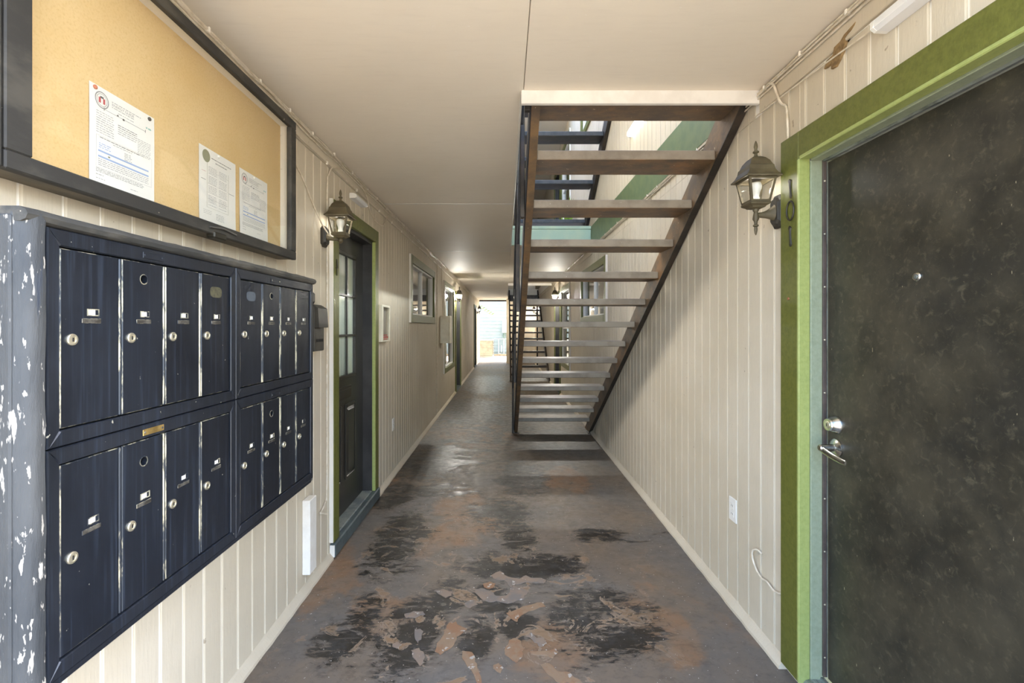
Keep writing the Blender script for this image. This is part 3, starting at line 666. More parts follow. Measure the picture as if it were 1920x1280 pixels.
for (x0, x1) in ((2.985, 3.205), (3.285, 3.515)):             # raised lower panels with moulding
    z0, z1 = 0.315, 0.845
    fr = MB(LW)
    for (p, q, r, s_) in ((x0, x0 + 0.022, z0, z1), (x1 - 0.022, x1, z0, z1), (x0 + 0.022, x1 - 0.022, z1 - 0.022, z1), (x0 + 0.022, x1 - 0.022, z0, z0 + 0.022)): fr.box((p, r, WS - 0.002), (q, s_, WS + 0.009), 0.004)
    pm = fr.build('panel_moulding', 'door_black', LEAF)
    MB(LW).loft([[(p, q, WS) for p, q in ((x0 + 0.03, z0 + 0.03), (x1 - 0.03, z0 + 0.03), (x1 - 0.03, z1 - 0.03), (x0 + 0.03, z1 - 0.03))], [(p, q, WS + 0.009) for p, q in ((x0 + 0.05, z0 + 0.05), (x1 - 0.05, z0 + 0.05), (x1 - 0.05, z1 - 0.05), (x0 + 0.05, z1 - 0.05))]]).build('raised_panel', 'door_black', LEAF)
ms = MB(LW).box((3.12, 0.885, WS - 0.002), (3.40, 0.972, WS + 0.008), 0.003).build('mail_slot', 'iron', D); ms['label'] = 'dark metal letter flap'
MB(LW).box((3.14, 0.90, WS + 0.008), (3.385, 0.955, WS + 0.014), 0.003).build('flap', 'iron', ms)
MB(LW).lathe((3.10, 0.915, WS), 2, [(0.02, 0), (0.02, 0.008), (0.012, 0.014), (0.02, 0.02), (0.016, 0.03)], 14).build('handle', 'iron', D, True)
MB(LW).box((2.86, ZS - 0.01, -0.13), (3.78, ZS + 0.012, 0.0), 0.004).build('worn_step', 'sill_step', D)
MB(LW).box((2.806, 0.004, -0.002), (3.815, ZS + 0.004, 0.036), 0.008).build('sill_board', 'sill', D)
MB(LW).box((2.800, 0.012, 0.002), (2.8075, ZS - 0.002, 0.032), 0.002).build('sill_end', 'white', D)
# number 4 on the casing
mb = MB(LW); mb.tube([(2.858, 1.80, 0.026), (2.872, 1.745, 0.026), (2.842, 1.745, 0.026)], 0.003, 5).tube([(2.856, 1.79, 0.027), (2.860, 1.70, 0.026)], 0.003, 5)
o = mb.build('house_number', 'iron', D, True); o['label'] = 'small black figure 4'
# ------------------------------------------------------------------ flakes of coating lying up from the floor
FL = [[(650,770),(700,760),(800,820),(770,850),(720,890),(700,950),(640,1000),(570,1040),(530,1010),(540,950),(600,880),(610,830)],
 [(1210,895),(1260,920),(1290,990),(1275,1060),(1225,1110),(1180,1080),(1120,1030),(1130,980),(1165,920)],
 [(870,480),(940,470),(1000,500),(1060,540),(1150,530),(1200,450),(1300,480),(1340,500),(1280,560),(1150,600),(1060,580),(980,590),(920,560)],
 [(1150,690),(1250,640),(1380,600),(1460,590),(1465,625),(1330,670),(1270,700),(1230,760),(1180,730)],
 [(330,1000),(390,980),(440,1040),(430,1110),(390,1140),(340,1060)], [(350,820),(420,820),(420,890),(380,940),(345,900)],
 [(770,1010),(850,1020),(880,1100),(900,1180),(930,1280),(900,1290),(830,1170),(760,1080)],
 [(1430,1120),(1500,1110),(1580,1180),(1700,1200),(1780,1280),(1600,1290),(1500,1200)],
 [(1010,360),(1080,320),(1150,370),(1260,390),(1300,360),(1480,400),(1470,425),(1300,420),(1220,440),(1180,470),(1120,400),(1040,395)],
 [(780,600),(840,570),(880,570),(890,610),(830,640),(790,630)], [(1340,1010),(1420,1010),(1500,1010),(1560,980),(1580,1020),(1540,1070),(1480,1040),(1360,1040)],
 [(520,490),(600,480),(680,500),(670,530),(620,550),(560,520)], [(260,690),(340,670),(430,670),(440,690),(350,725),(280,720)],
 [(1030,1130),(1070,1115),(1110,1150),(1095,1195),(1060,1190),(1030,1160)], [(945,430),(1000,415),(1045,430),(1030,465),(980,475),(945,460)],
 [(160,950),(210,930),(240,955),(200,985),(165,970)], [(1310,880),(1350,850),(1400,900),(1460,890),(1480,940),(1440,975),(1380,930)]]
for k, pl in enumerate(FL):
    pts = [on_floor(700 + x / 4.5725, 1000 + y / 4.5725) for x, y in pl]
    fine = []
    for i in range(len(pts)):
        (x0, y0), (x1, y1) = pts[i], pts[(i + 1) % len(pts)]
        L = math.hypot(x1 - x0, y1 - y0)
        for q in range(3):
            e = q / 3; fine.append((x0 + (x1 - x0) * e + (rnd.random() - 0.5) * L * 0.18, y0 + (y1 - y0) * e + (rnd.random() - 0.5) * L * 0.18))
    cxm = sum(p[0] for p in fine) / len(fine); cym = sum(p[1] for p in fine) / len(fine)
    sh = lambda p, s: (cxm + (p[0] - cxm) * s, cym + (p[1] - cym) * s)
    mb = MB().loft([[(p[0], p[1], -0.001) for p in fine], [(p[0], p[1], 0.0015 + 0.001 * rnd.random()) for p in fine], [(*sh(p, 0.93), 0.0026) for p in fine]])
    mb.build('coating_flake', 'flake' if k in (0, 1, 3, 6, 7, 10, 13, 14) else 'flake_grey', FLOOR)

# ------------------------------------------------------------------ stairs
def staircase(label, group, z0, near1, step, n, rise1, away, mats, st, posts=False):
    """near1: depth of the near edge of the first tread; step: depth added per tread"""
    T = thing('staircase', (0.62, near1, z0), label, 'staircase', group)
    tl, tr = 0.165, 1.095
    for i in range(n):
        d, z = near1 + step * i, z0 + rise1 + 0.1752 * i
        mb = MB()
        mb.box((tl, d, z - 0.047), (tr, d + 0.25, z), 0.004)
        o = mb.build('tread', mats[1] if not isinstance(mats[1], tuple) else mats[1][0], T)
        MB().box((tl + 0.002, d + 0.004, z - 0.0488), (tr - 0.002, d + 0.246, z - 0.0465)).build('underside', mats[0], o)
    (da, za), (db, zb), hgt = st
    quad = [(da, za), (db, zb), (db, zb + hgt), (da - (hgt * 0.9 if step < 0 else -hgt * 0.9) * 0, za + hgt)]
    for x0, x1 in ((0.125, 0.164), (1.0955, 1.134)):
        pts = [(da, z0 + 0.001), (db, zb), (db, zb + hgt), (da + (0.30 if step < 0 else -0.30), z0 + 0.001)] if za <= z0 + 0.02 else quad
        s = MB().prism(pts, 0, x0, x1).build('stringer', mats[0], T)
        # flange along the lower edge
        ln = Vector((0, db - da, zb - za)).normalized(); nn = Vector((0, -ln.z, ln.y)) if step < 0 else Vector((0, ln.z, -ln.y))
        if nn.z > 0: nn = -nn
        f0, f1 = (x0, x1 + 0.0) if x0 > 0.5 else (x0 - 0.002, x1 + 0.0)
        A, B = Vector((0, da, max(za, z0))), Vector((0, db, zb))
        MB().loft([[(f0, P.y, P.z + 0.0005), (f1, P.y, P.z + 0.0005), (f1, P.y + nn.y * 0.006, P.z + max(nn.z * 0.006, -max(P.z - z0 - 0.001, 0))), (f0, P.y + nn.y * 0.006, P.z + max(nn.z * 0.006, -max(P.z - z0 - 0.001, 0)))] for P in (A, B)]).build('flange', mats[3] if x0 < 0.5 and len(mats) > 3 else mats[2], s)
        MB().box((x0 - 0.02, da - 0.06, z0), (min(x1 + 0.02, XR - 0.002), da + 0.06, z0 + 0.008), 0.002).build('base_plate', mats[2], T)
    return T
ST1 = staircase('near brown steel open-tread staircase rising towards the viewer along the right wall', 'open steel staircases', 0.0, 6.09, -0.304, 14, 0.205, False, ('steel', 'tread', 'steel_blk', 'steel'), ((6.16, 0.0), (2.13, 2.45), 0.205))
# rail on the open side of the near stairs
for off, r in ((0.46, 0.012), (0.93, 0.016)):
    MB().tube([(0.102, 6.25, 0.06 + off), (0.102, 2.2, 2.46 + off)], r, 6).build('rail', 'steel_blue', ST1, True)
for i in (0, 4, 8, 11, 13):
    d, z = 6.12 - 0.304 * i, 0.0 if i == 0 else 0.205 + 0.1752 * i - 0.10
    MB().box((0.090, d - 0.015, z), (0.116, d + 0.015, (0.205 + 0.1752 * i) + 0.93), 0.003).build('rail_post', 'steel_blk', ST1)
gd = MB().prism([(6.19, 0.03), (2.16, 2.475), (2.16, 2.60), (6.0, 0.27)], 0, 0.1165, 0.1235).build('side_plate', 'steel_blue', ST1)
ST2 = staircase('black upper flight above the near staircase, only its lower treads in view', 'open steel staircases', ZF2, 6.43, -0.304, 14, 0.178, False, ('steel_blk', 'steel_blue', 'steel_blk'), ((6.50, ZF2), (2.47, ZF2 + 2.45), 0.205))  # treads in lighter blue steel imitate light on their back edges
ST3 = staircase('distant black staircase rising away from the viewer near the exit', 'open steel staircases', 0.0, 12.0, 0.304, 14, 0.185, True, ('steel_blk', 'steel_blk', 'steel_blk'), ((12.0, 0.0), (16.05, 2.43), 0.205))
MB().box((1.07, 15.93, 0.0), (1.12, 15.98, 2.2), 0.004).build('support_post', 'steel_blk', ST3)
MB().box((0.10, 16.0, 2.30), (XR - 0.01, 16.2, 2.438), 0.004).build('landing_beam', 'steel_blk', ST3)
# guard rail of the upper floor beside the stairwell
G = thing('guard_rail', (0.05, 4.1, ZF2), 'dark guard rail on the upper floor beside the stairwell', 'railing')
for z in (0.12, 1.0): MB().box((0.035, 2.3, ZF2 + z), (0.062, 6.1, ZF2 + z + 0.03), 0.003).build('rail', 'steel_blk', G)
for k in range(26): MB().box((0.042, 2.36 + 0.145 * k, ZF2), (0.056, 2.374 + 0.145 * k, ZF2 + 1.0)).build('baluster', 'steel_blk', G)

# ------------------------------------------------------------------ mailbox bank on the left wall
WF = 0.19
S = thing('mailbox_surround', LW(1.46, 0.705, 0.1), 'weathered black wooden box built around the mailbox units', 'surround')
MB(LW).box((0.828, 0.70, 0.0), (0.846, 1.590, 0.176), 0.003).build('side_panel', 'old_wood', S)
prof = [(0.832, 0.172), (0.846, 0.168), (0.874, 0.168), (0.874, 0.192), (0.868, 0.2005), (0.856, 0.203), (0.843, 0.199), (0.835, 0.188)]
rings = []
for k in range(24):
    z = 0.70 + 0.895 * k / 23; j = 0.0015 * (rnd.random() - 0.5); rings.append([(u + j, z, w + j) for u, w in prof])
MB(LW).loft(rings).build('corner_post', 'old_wood', S, True)
MB(LW).box((2.094, 0.70, 0.0), (2.108, 1.58, 0.186), 0.003).build('side_panel', 'old_wood', S)
MB(LW).box((0.846, 0.695, 0.0), (2.094, 0.712, 0.186), 0.003).build('bottom_panel', 'mail_frame', S)
cap = [(1.5785, 0.0), (1.5785, 0.190), (1.583, 0.199), (1.592, 0.203), (1.600, 0.199), (1.605, 0.188), (1.606, 0.0)]
rings = []
for k in range(40):
    u = 0.833 + 1.276 * k / 39; j = 0.002 * (rnd.random() - 0.5); rings.append([(u, z + (j if z > 1.58 else 0), w + (j if w > 0 else 0)) for z, w in cap])
MB(LW).loft(rings).build('top_cap', 'cap_wood', S, True)
doorsA = [(0.907, 1.044), (1.0545, 1.179), (1.1895, 1.3185), (1.329, 1.463)]
doorsB = [(1.523, 1.656), (1.6665, 1.789), (1.7995, 1.925), (1.9355, 2.064)]
def mail_unit(u0, u1, z0, z1, doors, label, plate, stick, dull=()):
    U = thing('mailbox_unit', LW((u0 + u1) / 2, z0, 0.1), label, 'mailbox', 'four-door mailbox units')
    dz0, dz1 = z0 + 0.034, z1 - 0.036
    uA, uB = doors[0][0] - 0.004, doors[-1][1] + 0.004
    MB(LW).box((u0, z0, 0.01), (u1, z1, 0.172)).build('housing', 'slot', U)
    wa, wb = 0.172, WF + 0.004
    def rail(q):   # mitred frame member given by its four corners (outer pair, inner pair)
        (a, b, c_, d) = q
        cen = [(sum(p[0] for p in q) / 4, sum(p[1] for p in q) / 4)]
        sh = lambda p, s: (p[0] + (cen[0][0] - p[0]) * s[0], p[1] + (cen[0][1] - p[1]) * s[1])
        mb = MB(LW); r0 = [(p[0], p[1], wa) for p in q]; r1 = [(p[0], p[1], wb - 0.003) for p in q]
        hz = abs(a[0] - b[0]) > abs(a[1] - d[1])
        r2 = [(*sh(p, (0.008, 0.14) if hz else (0.14, 0.008)), wb) for p in q]
        mb.loft([r0, r1], cap1=False).loft([r1, r2], cap0=False)
        mb.build('frame_rail', 'mail_frame', U)
    o = [(u0 + 0.0005, z0 + 0.0005), (u1 - 0.0005, z0 + 0.0005), (u1 - 0.0005, z1 - 0.0005), (u0 + 0.0005, z1 - 0.0005)]
    n_ = [(uA, dz0 - 0.003), (uB, dz0 - 0.003), (uB, dz1 + 0.003), (uA, dz1 + 0.003)]
    for i in range(4):
        j = (i + 1) % 4; rail((o[i], o[j], n_[j], n_[i]))
    for i in range(3):
        a, b = doors[i][1] + 0.0022, doors[i + 1][0] - 0.0022
        MB(LW).box((a, dz0, 0.172), (b, dz1, WF + 0.0005), 0.0022, 1).build('divider', ['mail_frame', 'edge'], U)
    for i, (a, b) in enumerate(doors):
        D_ = MB(LW)
        if i == 1:     # outgoing-mail style door with a drilled round hole
            hc, r = ((a + b) / 2, (dz0 + dz1) / 2 + 0.135), 0.0105
            an_ = [2 * math.pi * (k + 0.5) / 20 for k in range(20)] + [math.atan2(y - hc[1], x - hc[0]) % (2 * math.pi) for x in (a, b) for y in (dz0, dz1)]
            oc = []; ic = []
            for an in sorted(an_):
                ca, sa = math.cos(an), math.sin(an); e_ = []
                for s_ in (((b if ca > 0 else a) - hc[0]) / ca if abs(ca) > 1e-6 else 9, ((dz1 if sa > 0 else dz0) - hc[1]) / sa if abs(sa) > 1e-6 else 9): e_.append(s_)
                s = min(e_); oc.append((hc[0] + ca * s, hc[1] + sa * s)); ic.append((hc[0] + ca * r, hc[1] + sa * r))
            ins = [(min(max(p[0], a + 0.0018), b - 0.0018), min(max(p[1], dz0 + 0.0018), dz1 - 0.0018)) for p in oc]
            D_.loft([[(*p, 0.178) for p in oc], [(*p, WF - 0.0018) for p in oc]], False, False)
            D_.loft([[(*p, WF - 0.0018) for p in oc], [(*p, WF) for p in ins]], False, False, 1)
            D_.loft([[(*p, WF) for p in ins], [(*p, WF) for p in ic], [(*p, 0.178) for p in ic]], False, False)
        else: D_.box((a, dz0, 0.178), (b, dz1, WF), 0.0018, 1)
        dd = D_.build('door', ['mail', 'edge'], U)
        zc_ = (dz0 + dz1) / 2; w_ = b - a; um = (a + b) / 2
        if i == 1:
            MB(LW).loft([[(*p, WF - 0.002) for p in ic], [(*p, WF + 0.0012) for p in ic], [(hc[0] + (p[0] - hc[0]) * 1.18, hc[1] + (p[1] - hc[1]) * 1.18, WF + 0.0012) for p in ic], [(hc[0] + (p[0] - hc[0]) * 1.18, hc[1] + (p[1] - hc[1]) * 1.18, WF + 0.0002) for p in ic]], False, False).build('hole_rim', 'edge', dd)
        # name window
        fr = MB(LW)
        x0, x1, y0, y1 = um - 0.008, um + 0.0165, zc_ + 0.047, zc_ + 0.0575
        for (p, q, r_, s_) in ((x0 - 0.002, x0, y0 - 0.002, y1 + 0.002), (x1, x1 + 0.002, y0 - 0.002, y1 + 0.002), (x0, x1, y1, y1 + 0.002), (x0, x1, y0 - 0.002, y0)): fr.box((p, r_, WF), (q, s_, WF + 0.0012))
        fr.build('name_window', 'edge', dd)
        MB(LW).box((x0, y0, WF), (x0 + 0.017 if i not in dull else x0 + 0.004, y1, WF + 0.0006)).build('name_card', 'paper', dd)
        MB(LW).box((um - 0.0225, zc_ + 0.030, WF - 0.0001), (um + 0.0225, zc_ + 0.0395, WF + 0.0014), 0.0008, 1).build('slot_plate', ['slotmetal', 'edge'], dd)
        lu, lz = a + 0.0235, zc_ - 0.003
        lk = MB(LW).lathe((lu, lz, WF), 2, [(0.0118, 0), (0.0118, 0.003), (0.0105, 0.0045), (0.007, 0.005), (0.0065, 0.0035), (0.001, 0.0035)], 20)
        nf = len(lk.f); lk.box((lu - 0.001, lz - 0.004, WF + 0.0036), (lu + 0.001, lz + 0.004, WF + 0.0052)); lk.mi = [0] * nf + [1] * (len(lk.f) - nf)
        lk.build('lock', ['nickel', 'slot'], dd, True)
        if i in stick:
            pts = [(um + 0.028 * math.copysign(abs(math.cos(q)) ** 0.6, math.cos(q)), zc_ + 0.125 + 0.016 * math.copysign(abs(math.sin(q)) ** 0.6, math.sin(q)), WF) for q in [2 * math.pi * k / 20 for k in range(20)]]
            MB(LW).loft([pts, [(p[0], p[1], WF + 0.0005) for p in pts]]).build('worn_sticker', stick[i], dd)
    um = u0 + (u1 - u0) * 0.43
    pl = MB(LW).box((um - 0.034, z1 - 0.026, wb - 0.0002), (um + 0.034, z1 - 0.011, wb + 0.0018), 0.0008, 0).build('name_plate', plate, U)
    for q in (-0.028, 0.028): MB(LW).lathe((um + q, z1 - 0.0185, wb + 0.0017), 2, [(0.003, 0), (0.002, 0.001)], 8).build('screw', 'edge', pl)
M['sticker_a'] = simple('olive_sticker', (88, 84, 62), 0.5, c2=(60, 58, 48), scale=60)
M['sticker_b'] = simple('grey_sticker', (84, 90, 96), 0.6, c2=(66, 74, 84), scale=40)
mail_unit(0.878, 1.4925, 1.158, 1.578, doorsA, 'upper near mailbox unit with four narrow black doors and a dark name plate', 'mail_frame', {3: 'sticker_a'})
mail_unit(1.4935, 2.093, 1.158, 1.578, doorsB, 'upper far mailbox unit with four narrow black doors, grey sticker on its first door', 'mail_frame', {0: 'sticker_b'})
mail_unit(0.878, 1.4925, 0.715, 1.157, doorsA, 'lower near mailbox unit with four black doors and a brass name plate', 'brass', {})
mail_unit(1.4935, 2.093, 0.715, 1.157, doorsB, 'lower far mailbox unit with four black doors and a scratched top rail', 'mail_frame', {}, (3,))

# ------------------------------------------------------------------ notice board
B = thing('notice_board', LW(1.5, 1.695, 0.04), 'glazed cork notice board in a worn black frame above the mailboxes', 'notice board')
bu0, bu1, bz0, bz1 = 0.80, 2.172, 1.697, 2.332
MB(LW).box((bu0, bz0 + 0.01, 0.002), (bu1 - 0.01, bz1 - 0.01, 0.024)).build('cork_panel', 'cork', B)
for (x0, x1, y0, y1, nm) in ((bu0, bu1 - 0.004, bz0 + 0.002, bz0 + 0.022, 'bottom_case'), (bu0, bu1 - 0.004, bz1 - 0.022, bz1 - 0.002, 'top_case'), (bu1 - 0.024, bu1 - 0.004, bz0 + 0.022, bz1 - 0.022, 'side_case'), (bu0, bu0 + 0.02, bz0 + 0.022, bz1 - 0.022, 'side_case')):
    MB(LW).box((x0, y0, 0.0), (x1, y1, 0.062), 0.002).build(nm, 'board_case', B)
for (x0, x1, y0, y1, nm) in ((bu0 + 0.02, bu1 - 0.024, bz0 + 0.022, bz0 + 0.028, 'liner'), (bu0 + 0.02, bu1 - 0.024, bz1 - 0.028, bz1 - 0.022, 'liner'), (bu1 - 0.030, bu1 - 0.024, bz0 + 0.028, bz1 - 0.028, 'liner')):
    MB(LW).box((x0, y0, 0.024), (x1, y1, 0.061)).build(nm, 'siding_white', B)
fw = 0.052
for (x0, x1, y0, y1, nm) in ((0.907, bu1, bz0, bz0 + fw * 0.72, 'bottom_rail'), (0.907, bu1, bz1 - fw * 0.72, bz1, 'top_rail'), (bu1 - fw, bu1, bz0 + fw * 0.72, bz1 - fw * 0.72, 'stile'), (0.907, 0.962, bz0 + fw * 0.72, bz1 - fw * 0.72, 'stile'), (0.79, 0.903, bz0, bz1, 'hinge_stile')):
    MB(LW).box((x0, y0, 0.063), (x1, y1, 0.084), 0.003).build(nm, 'board_frame', B)
MB(LW).box((0.962 - 0.005, bz0 + 0.034, 0.068), (bu1 - fw + 0.005, bz1 - 0.034, 0.072)).build('pane', 'glass', B)
lt = MB(LW).box((1.555, bz0 - 0.012, 0.058), (1.625, bz0 + 0.010, 0.088), 0.004).build('latch', 'iron', B); lt['label'] = 'broken dark latch on the bottom rail'
MB(LW).tube([(1.53, bz0 + 0.018, 0.088), (1.60, bz0 + 0.026, 0.091), (1.68, bz0 + 0.020, 0.088)], 0.003, 6).build('scratched_arc', 'cap_wood', lt)

def text_mesh(txt, size):
    cu = bpy.data.curves.new('lettering', 'FONT'); cu.body = txt; cu.size = size
    ob = bpy.data.objects.new('lettering', cu); COL.objects.link(ob)
    dg = bpy.context.evaluated_depsgraph_get(); dg.update()
    me = ob.evaluated_get(dg).to_mesh()
    V = [tuple(v.co) for v in me.vertices]; Fc = [tuple(p.vertices) for p in me.polygons]
    ob.evaluated_get(dg).to_mesh_clear(); bpy.data.objects.remove(ob); bpy.data.curves.remove(cu)
    return V, Fc
def sheet(u0, zt, W_, H_, seed, label, kind):
    r = random.Random(seed)
    P = thing('paper_notice', LW(u0 + W_ / 2, zt - H_, 0.026), label, 'paper')
    curl = lambda s, q: 0.0260 + 0.004 * max(0, abs(2 * s - 1) - 0.6) * q + 0.0015 * math.sin(5 * q + seed) * q
    NX, NY = 8, 10; V = []; Fs = []
    for lay in (0, 1):
        for j in range(NY + 1):
            for i in range(NX + 1):
                s, q = i / NX, j / NY; V.append((u0 + W_ * s, zt - H_ * q, curl(s, q) + 0.0003 * lay))
    n = (NX + 1) * (NY + 1)
    for lay in (0, 1):
        for j in range(NY):
            for i in range(NX):
                k = lay * n + j * (NX + 1) + i; Fs.append((k, k + 1, k + NX + 2, k + NX + 1))
    MB(LW).add(V, Fs).build('sheet', 'paper', P, True)
    marks = {}
    def bar(mat, s0, s1, q, h):
        mb = marks.setdefault(mat, MB(LW)); m = 6
        for k in range(m):
            a, b = s0 + (s1 - s0) * k / m, s0 + (s1 - s0) * (k + 1) / m
            mb.add([(u0 + W_ * x, zt - H_ * y, curl(x, y) + 0.0007) for x, y in ((a, q), (b, q), (b, q + h), (a, q + h))], [(0, 1, 2, 3)])
    def words(mat, s0, s1, q, h):
        x = s0
        while x < s1 - 0.01:
            w = min(0.015 + 0.05 * r.random(), s1 - x); bar(mat, x, x + w, q, h); x += w + 0.012
    def disc(mat, s, q, rr, rin=0.0):
        mb = marks.setdefault(mat, MB(LW)); n_ = 20
        for k in range(n_):
            a0, a1 = 2 * math.pi * k / n_, 2 * math.pi * (k + 1) / n_
            pts = [(s + rr * math.cos(a0) , q + rr * math.sin(a0) * W_ / H_), (s + rr * math.cos(a1), q + rr * math.sin(a1) * W_ / H_), (s + rin * math.cos(a1), q + rin * math.sin(a1) * W_ / H_), (s + rin * math.cos(a0), q + rin * math.sin(a0) * W_ / H_)]
            mb.add([(u0 + W_ * x, zt - H_ * y, curl(x, y) + 0.0007) for x, y in pts], [(0, 1, 2, 3)])
    def lettering(mat, txt, s0, q, size, wfit):
        V_, F_ = text_mesh(txt, size); w = max(p[0] for p in V_); k = wfit * W_ / w
        marks.setdefault(mat, MB(LW)).add([(u0 + W_ * s0 + p[0] * k, zt - H_ * q + p[1], curl(s0 + p[0] * k / W_, q) + 0.0008) for p in V_], F_)
    if kind == 'guide':
        disc('ink_lt', 0.17, 0.115, 0.098, 0.085); disc('ink_lt', 0.17, 0.115, 0.074, 0.068)
        bar('ink_red', 0.125, 0.155, 0.095, 0.05); bar('ink_red', 0.185, 0.215, 0.095, 0.05); bar('ink', 0.145, 0.195, 0.082, 0.018)
        words('ink_lt', 0.31, 0.78, 0.075, 0.006); lettering('ink_lt', 'ENERGY GUIDE', 0.31, 0.115, 0.0095, 0.34); words('ink_lt', 0.31, 0.66, 0.125, 0.006)
        bar('ink', 0.20, 0.84, 0.185, 0.003); bar('ink', 0.195, 0.203, 0.17, 0.03); bar('ink', 0.835, 0.843, 0.17, 0.03); bar('ink', 0.385, 0.41, 0.172, 0.012); bar('ink', 0.47, 0.50, 0.18, 0.018)
        words('ink_teal', 0.85, 0.94, 0.135, 0.016); words('ink_lt', 0.40, 0.66, 0.155, 0.005)
        for k in range(10): words('ink_lt', 0.09, 0.34, 0.225 + 0.021 * k, 0.005)
        for k in range(5): words('ink' if k < 2 else 'ink_lt', 0.40, 0.70, 0.262 + 0.02 * k, 0.006)
        for k in range(10): words('ink_lt', 0.71, 0.93, 0.30 + 0.017 * k, 0.005)
        bar('ink_lt', 0.09, 0.95, 0.445, 0.0015); bar('ink_lt', 0.09, 0.95, 0.735, 0.0015); bar('ink_lt', 0.09, 0.0925, 0.445, 0.29); bar('ink_lt', 0.9475, 0.95, 0.445, 0.29)
        words('ink', 0.14, 0.75, 0.455, 0.006); words('ink_lt', 0.33, 0.62, 0.475, 0.005)
        for k in range(6): words('ink_lt', 0.50, 0.62, 0.505 + 0.015 * k, 0.005)
        for k in range(3): words('ink_blue', 0.13, 0.30, 0.51 + 0.018 * k, 0.007)
        bar('ink_blue', 0.12, 0.90, 0.575, 0.016); bar('ink_blue', 0.12, 0.90, 0.625, 0.016); bar('ink_olive', 0.26, 0.29, 0.602, 0.014); bar('ink', 0.27, 0.285, 0.604, 0.01)
        for k in range(4): words('ink_lt', 0.12, 0.9, 0.655 + 0.018 * k, 0.005)
        for k in range(3): words('ink', 0.09, 0.82, 0.745 + 0.014 * k, 0.004)
        words('ink_lt', 0.09, 0.2, 0.80, 0.005); words('ink_lt', 0.09, 0.22, 0.835, 0.005); words('ink_lt', 0.6, 0.72, 0.83, 0.005)
    else:
        disc('ink_olive', 0.18, 0.105, 0.10)
        words('ink', 0.31, 0.86, 0.095, 0.009); words('ink', 0.42, 0.75, 0.135, 0.009)
        for s0, s1 in ((0.24, 0.46), (0.52, 0.74)):
            for k in range(30):
                if k % 7: words('ink_lt', s0, s1, 0.20 + 0.017 * k, 0.005)
        for q in (0.27, 0.43, 0.54, 0.62): bar('ink_lt', 0.22, 0.78, q, 0.002)
        bar('ink_olive', 0.20, 0.206, 0.16, 0.57); bar('ink_olive', 0.78, 0.786, 0.20, 0.53); bar('ink_olive', 0.20, 0.786, 0.73, 0.002)
        bar('ink', 0.05, 0.17, 0.40, 0.005); bar('ink', 0.80, 0.95, 0.44, 0.005); bar('ink_red', 0.06, 0.17, 0.30, 0.003)
        for k in range(5): words('ink_lt', 0.44, 0.66, 0.78 + 0.018 * k, 0.005)
        for k in range(3): words('ink_lt', 0.11, 0.32, 0.77 + 0.02 * k, 0.004)
    names = {'ink': 'grey_print', 'ink_lt': 'pale_print', 'ink_blue': 'blue_print', 'ink_red': 'red_print', 'ink_olive': 'olive_print', 'ink_teal': 'teal_print'}
    for m_, mb in marks.items(): mb.build(names[m_], m_, P)
    for s, m_ in ((0.075, 'pin_red'), (0.91, 'pin_dark')) if kind == 'guide' and seed == 1 else ((0.5, 'paper'),):
        q = 0.03 if s < 0.9 else 0.035
        MB(LW).lathe((u0 + W_ * s, zt - H_ * q, 0.0262), 2, [(0.0055, 0), (0.0055, 0.003), (0.003, 0.005), (0.001, 0.0055)], 12).build('push_pin', m_, P, True)
    return P
sheet(1.155, 1.996, 0.214, 0.277, 1, 'energy guide notice with blue bars, the large one nearest the viewer', 'guide')
sheet(1.569, 2.004, 0.213, 0.277, 2, 'diagram notice with an olive round seal, middle of the three', 'chart')
sheet(1.808, 2.004, 0.212, 0.277, 3, 'notice with a small house emblem, farthest of the three', 'guide')
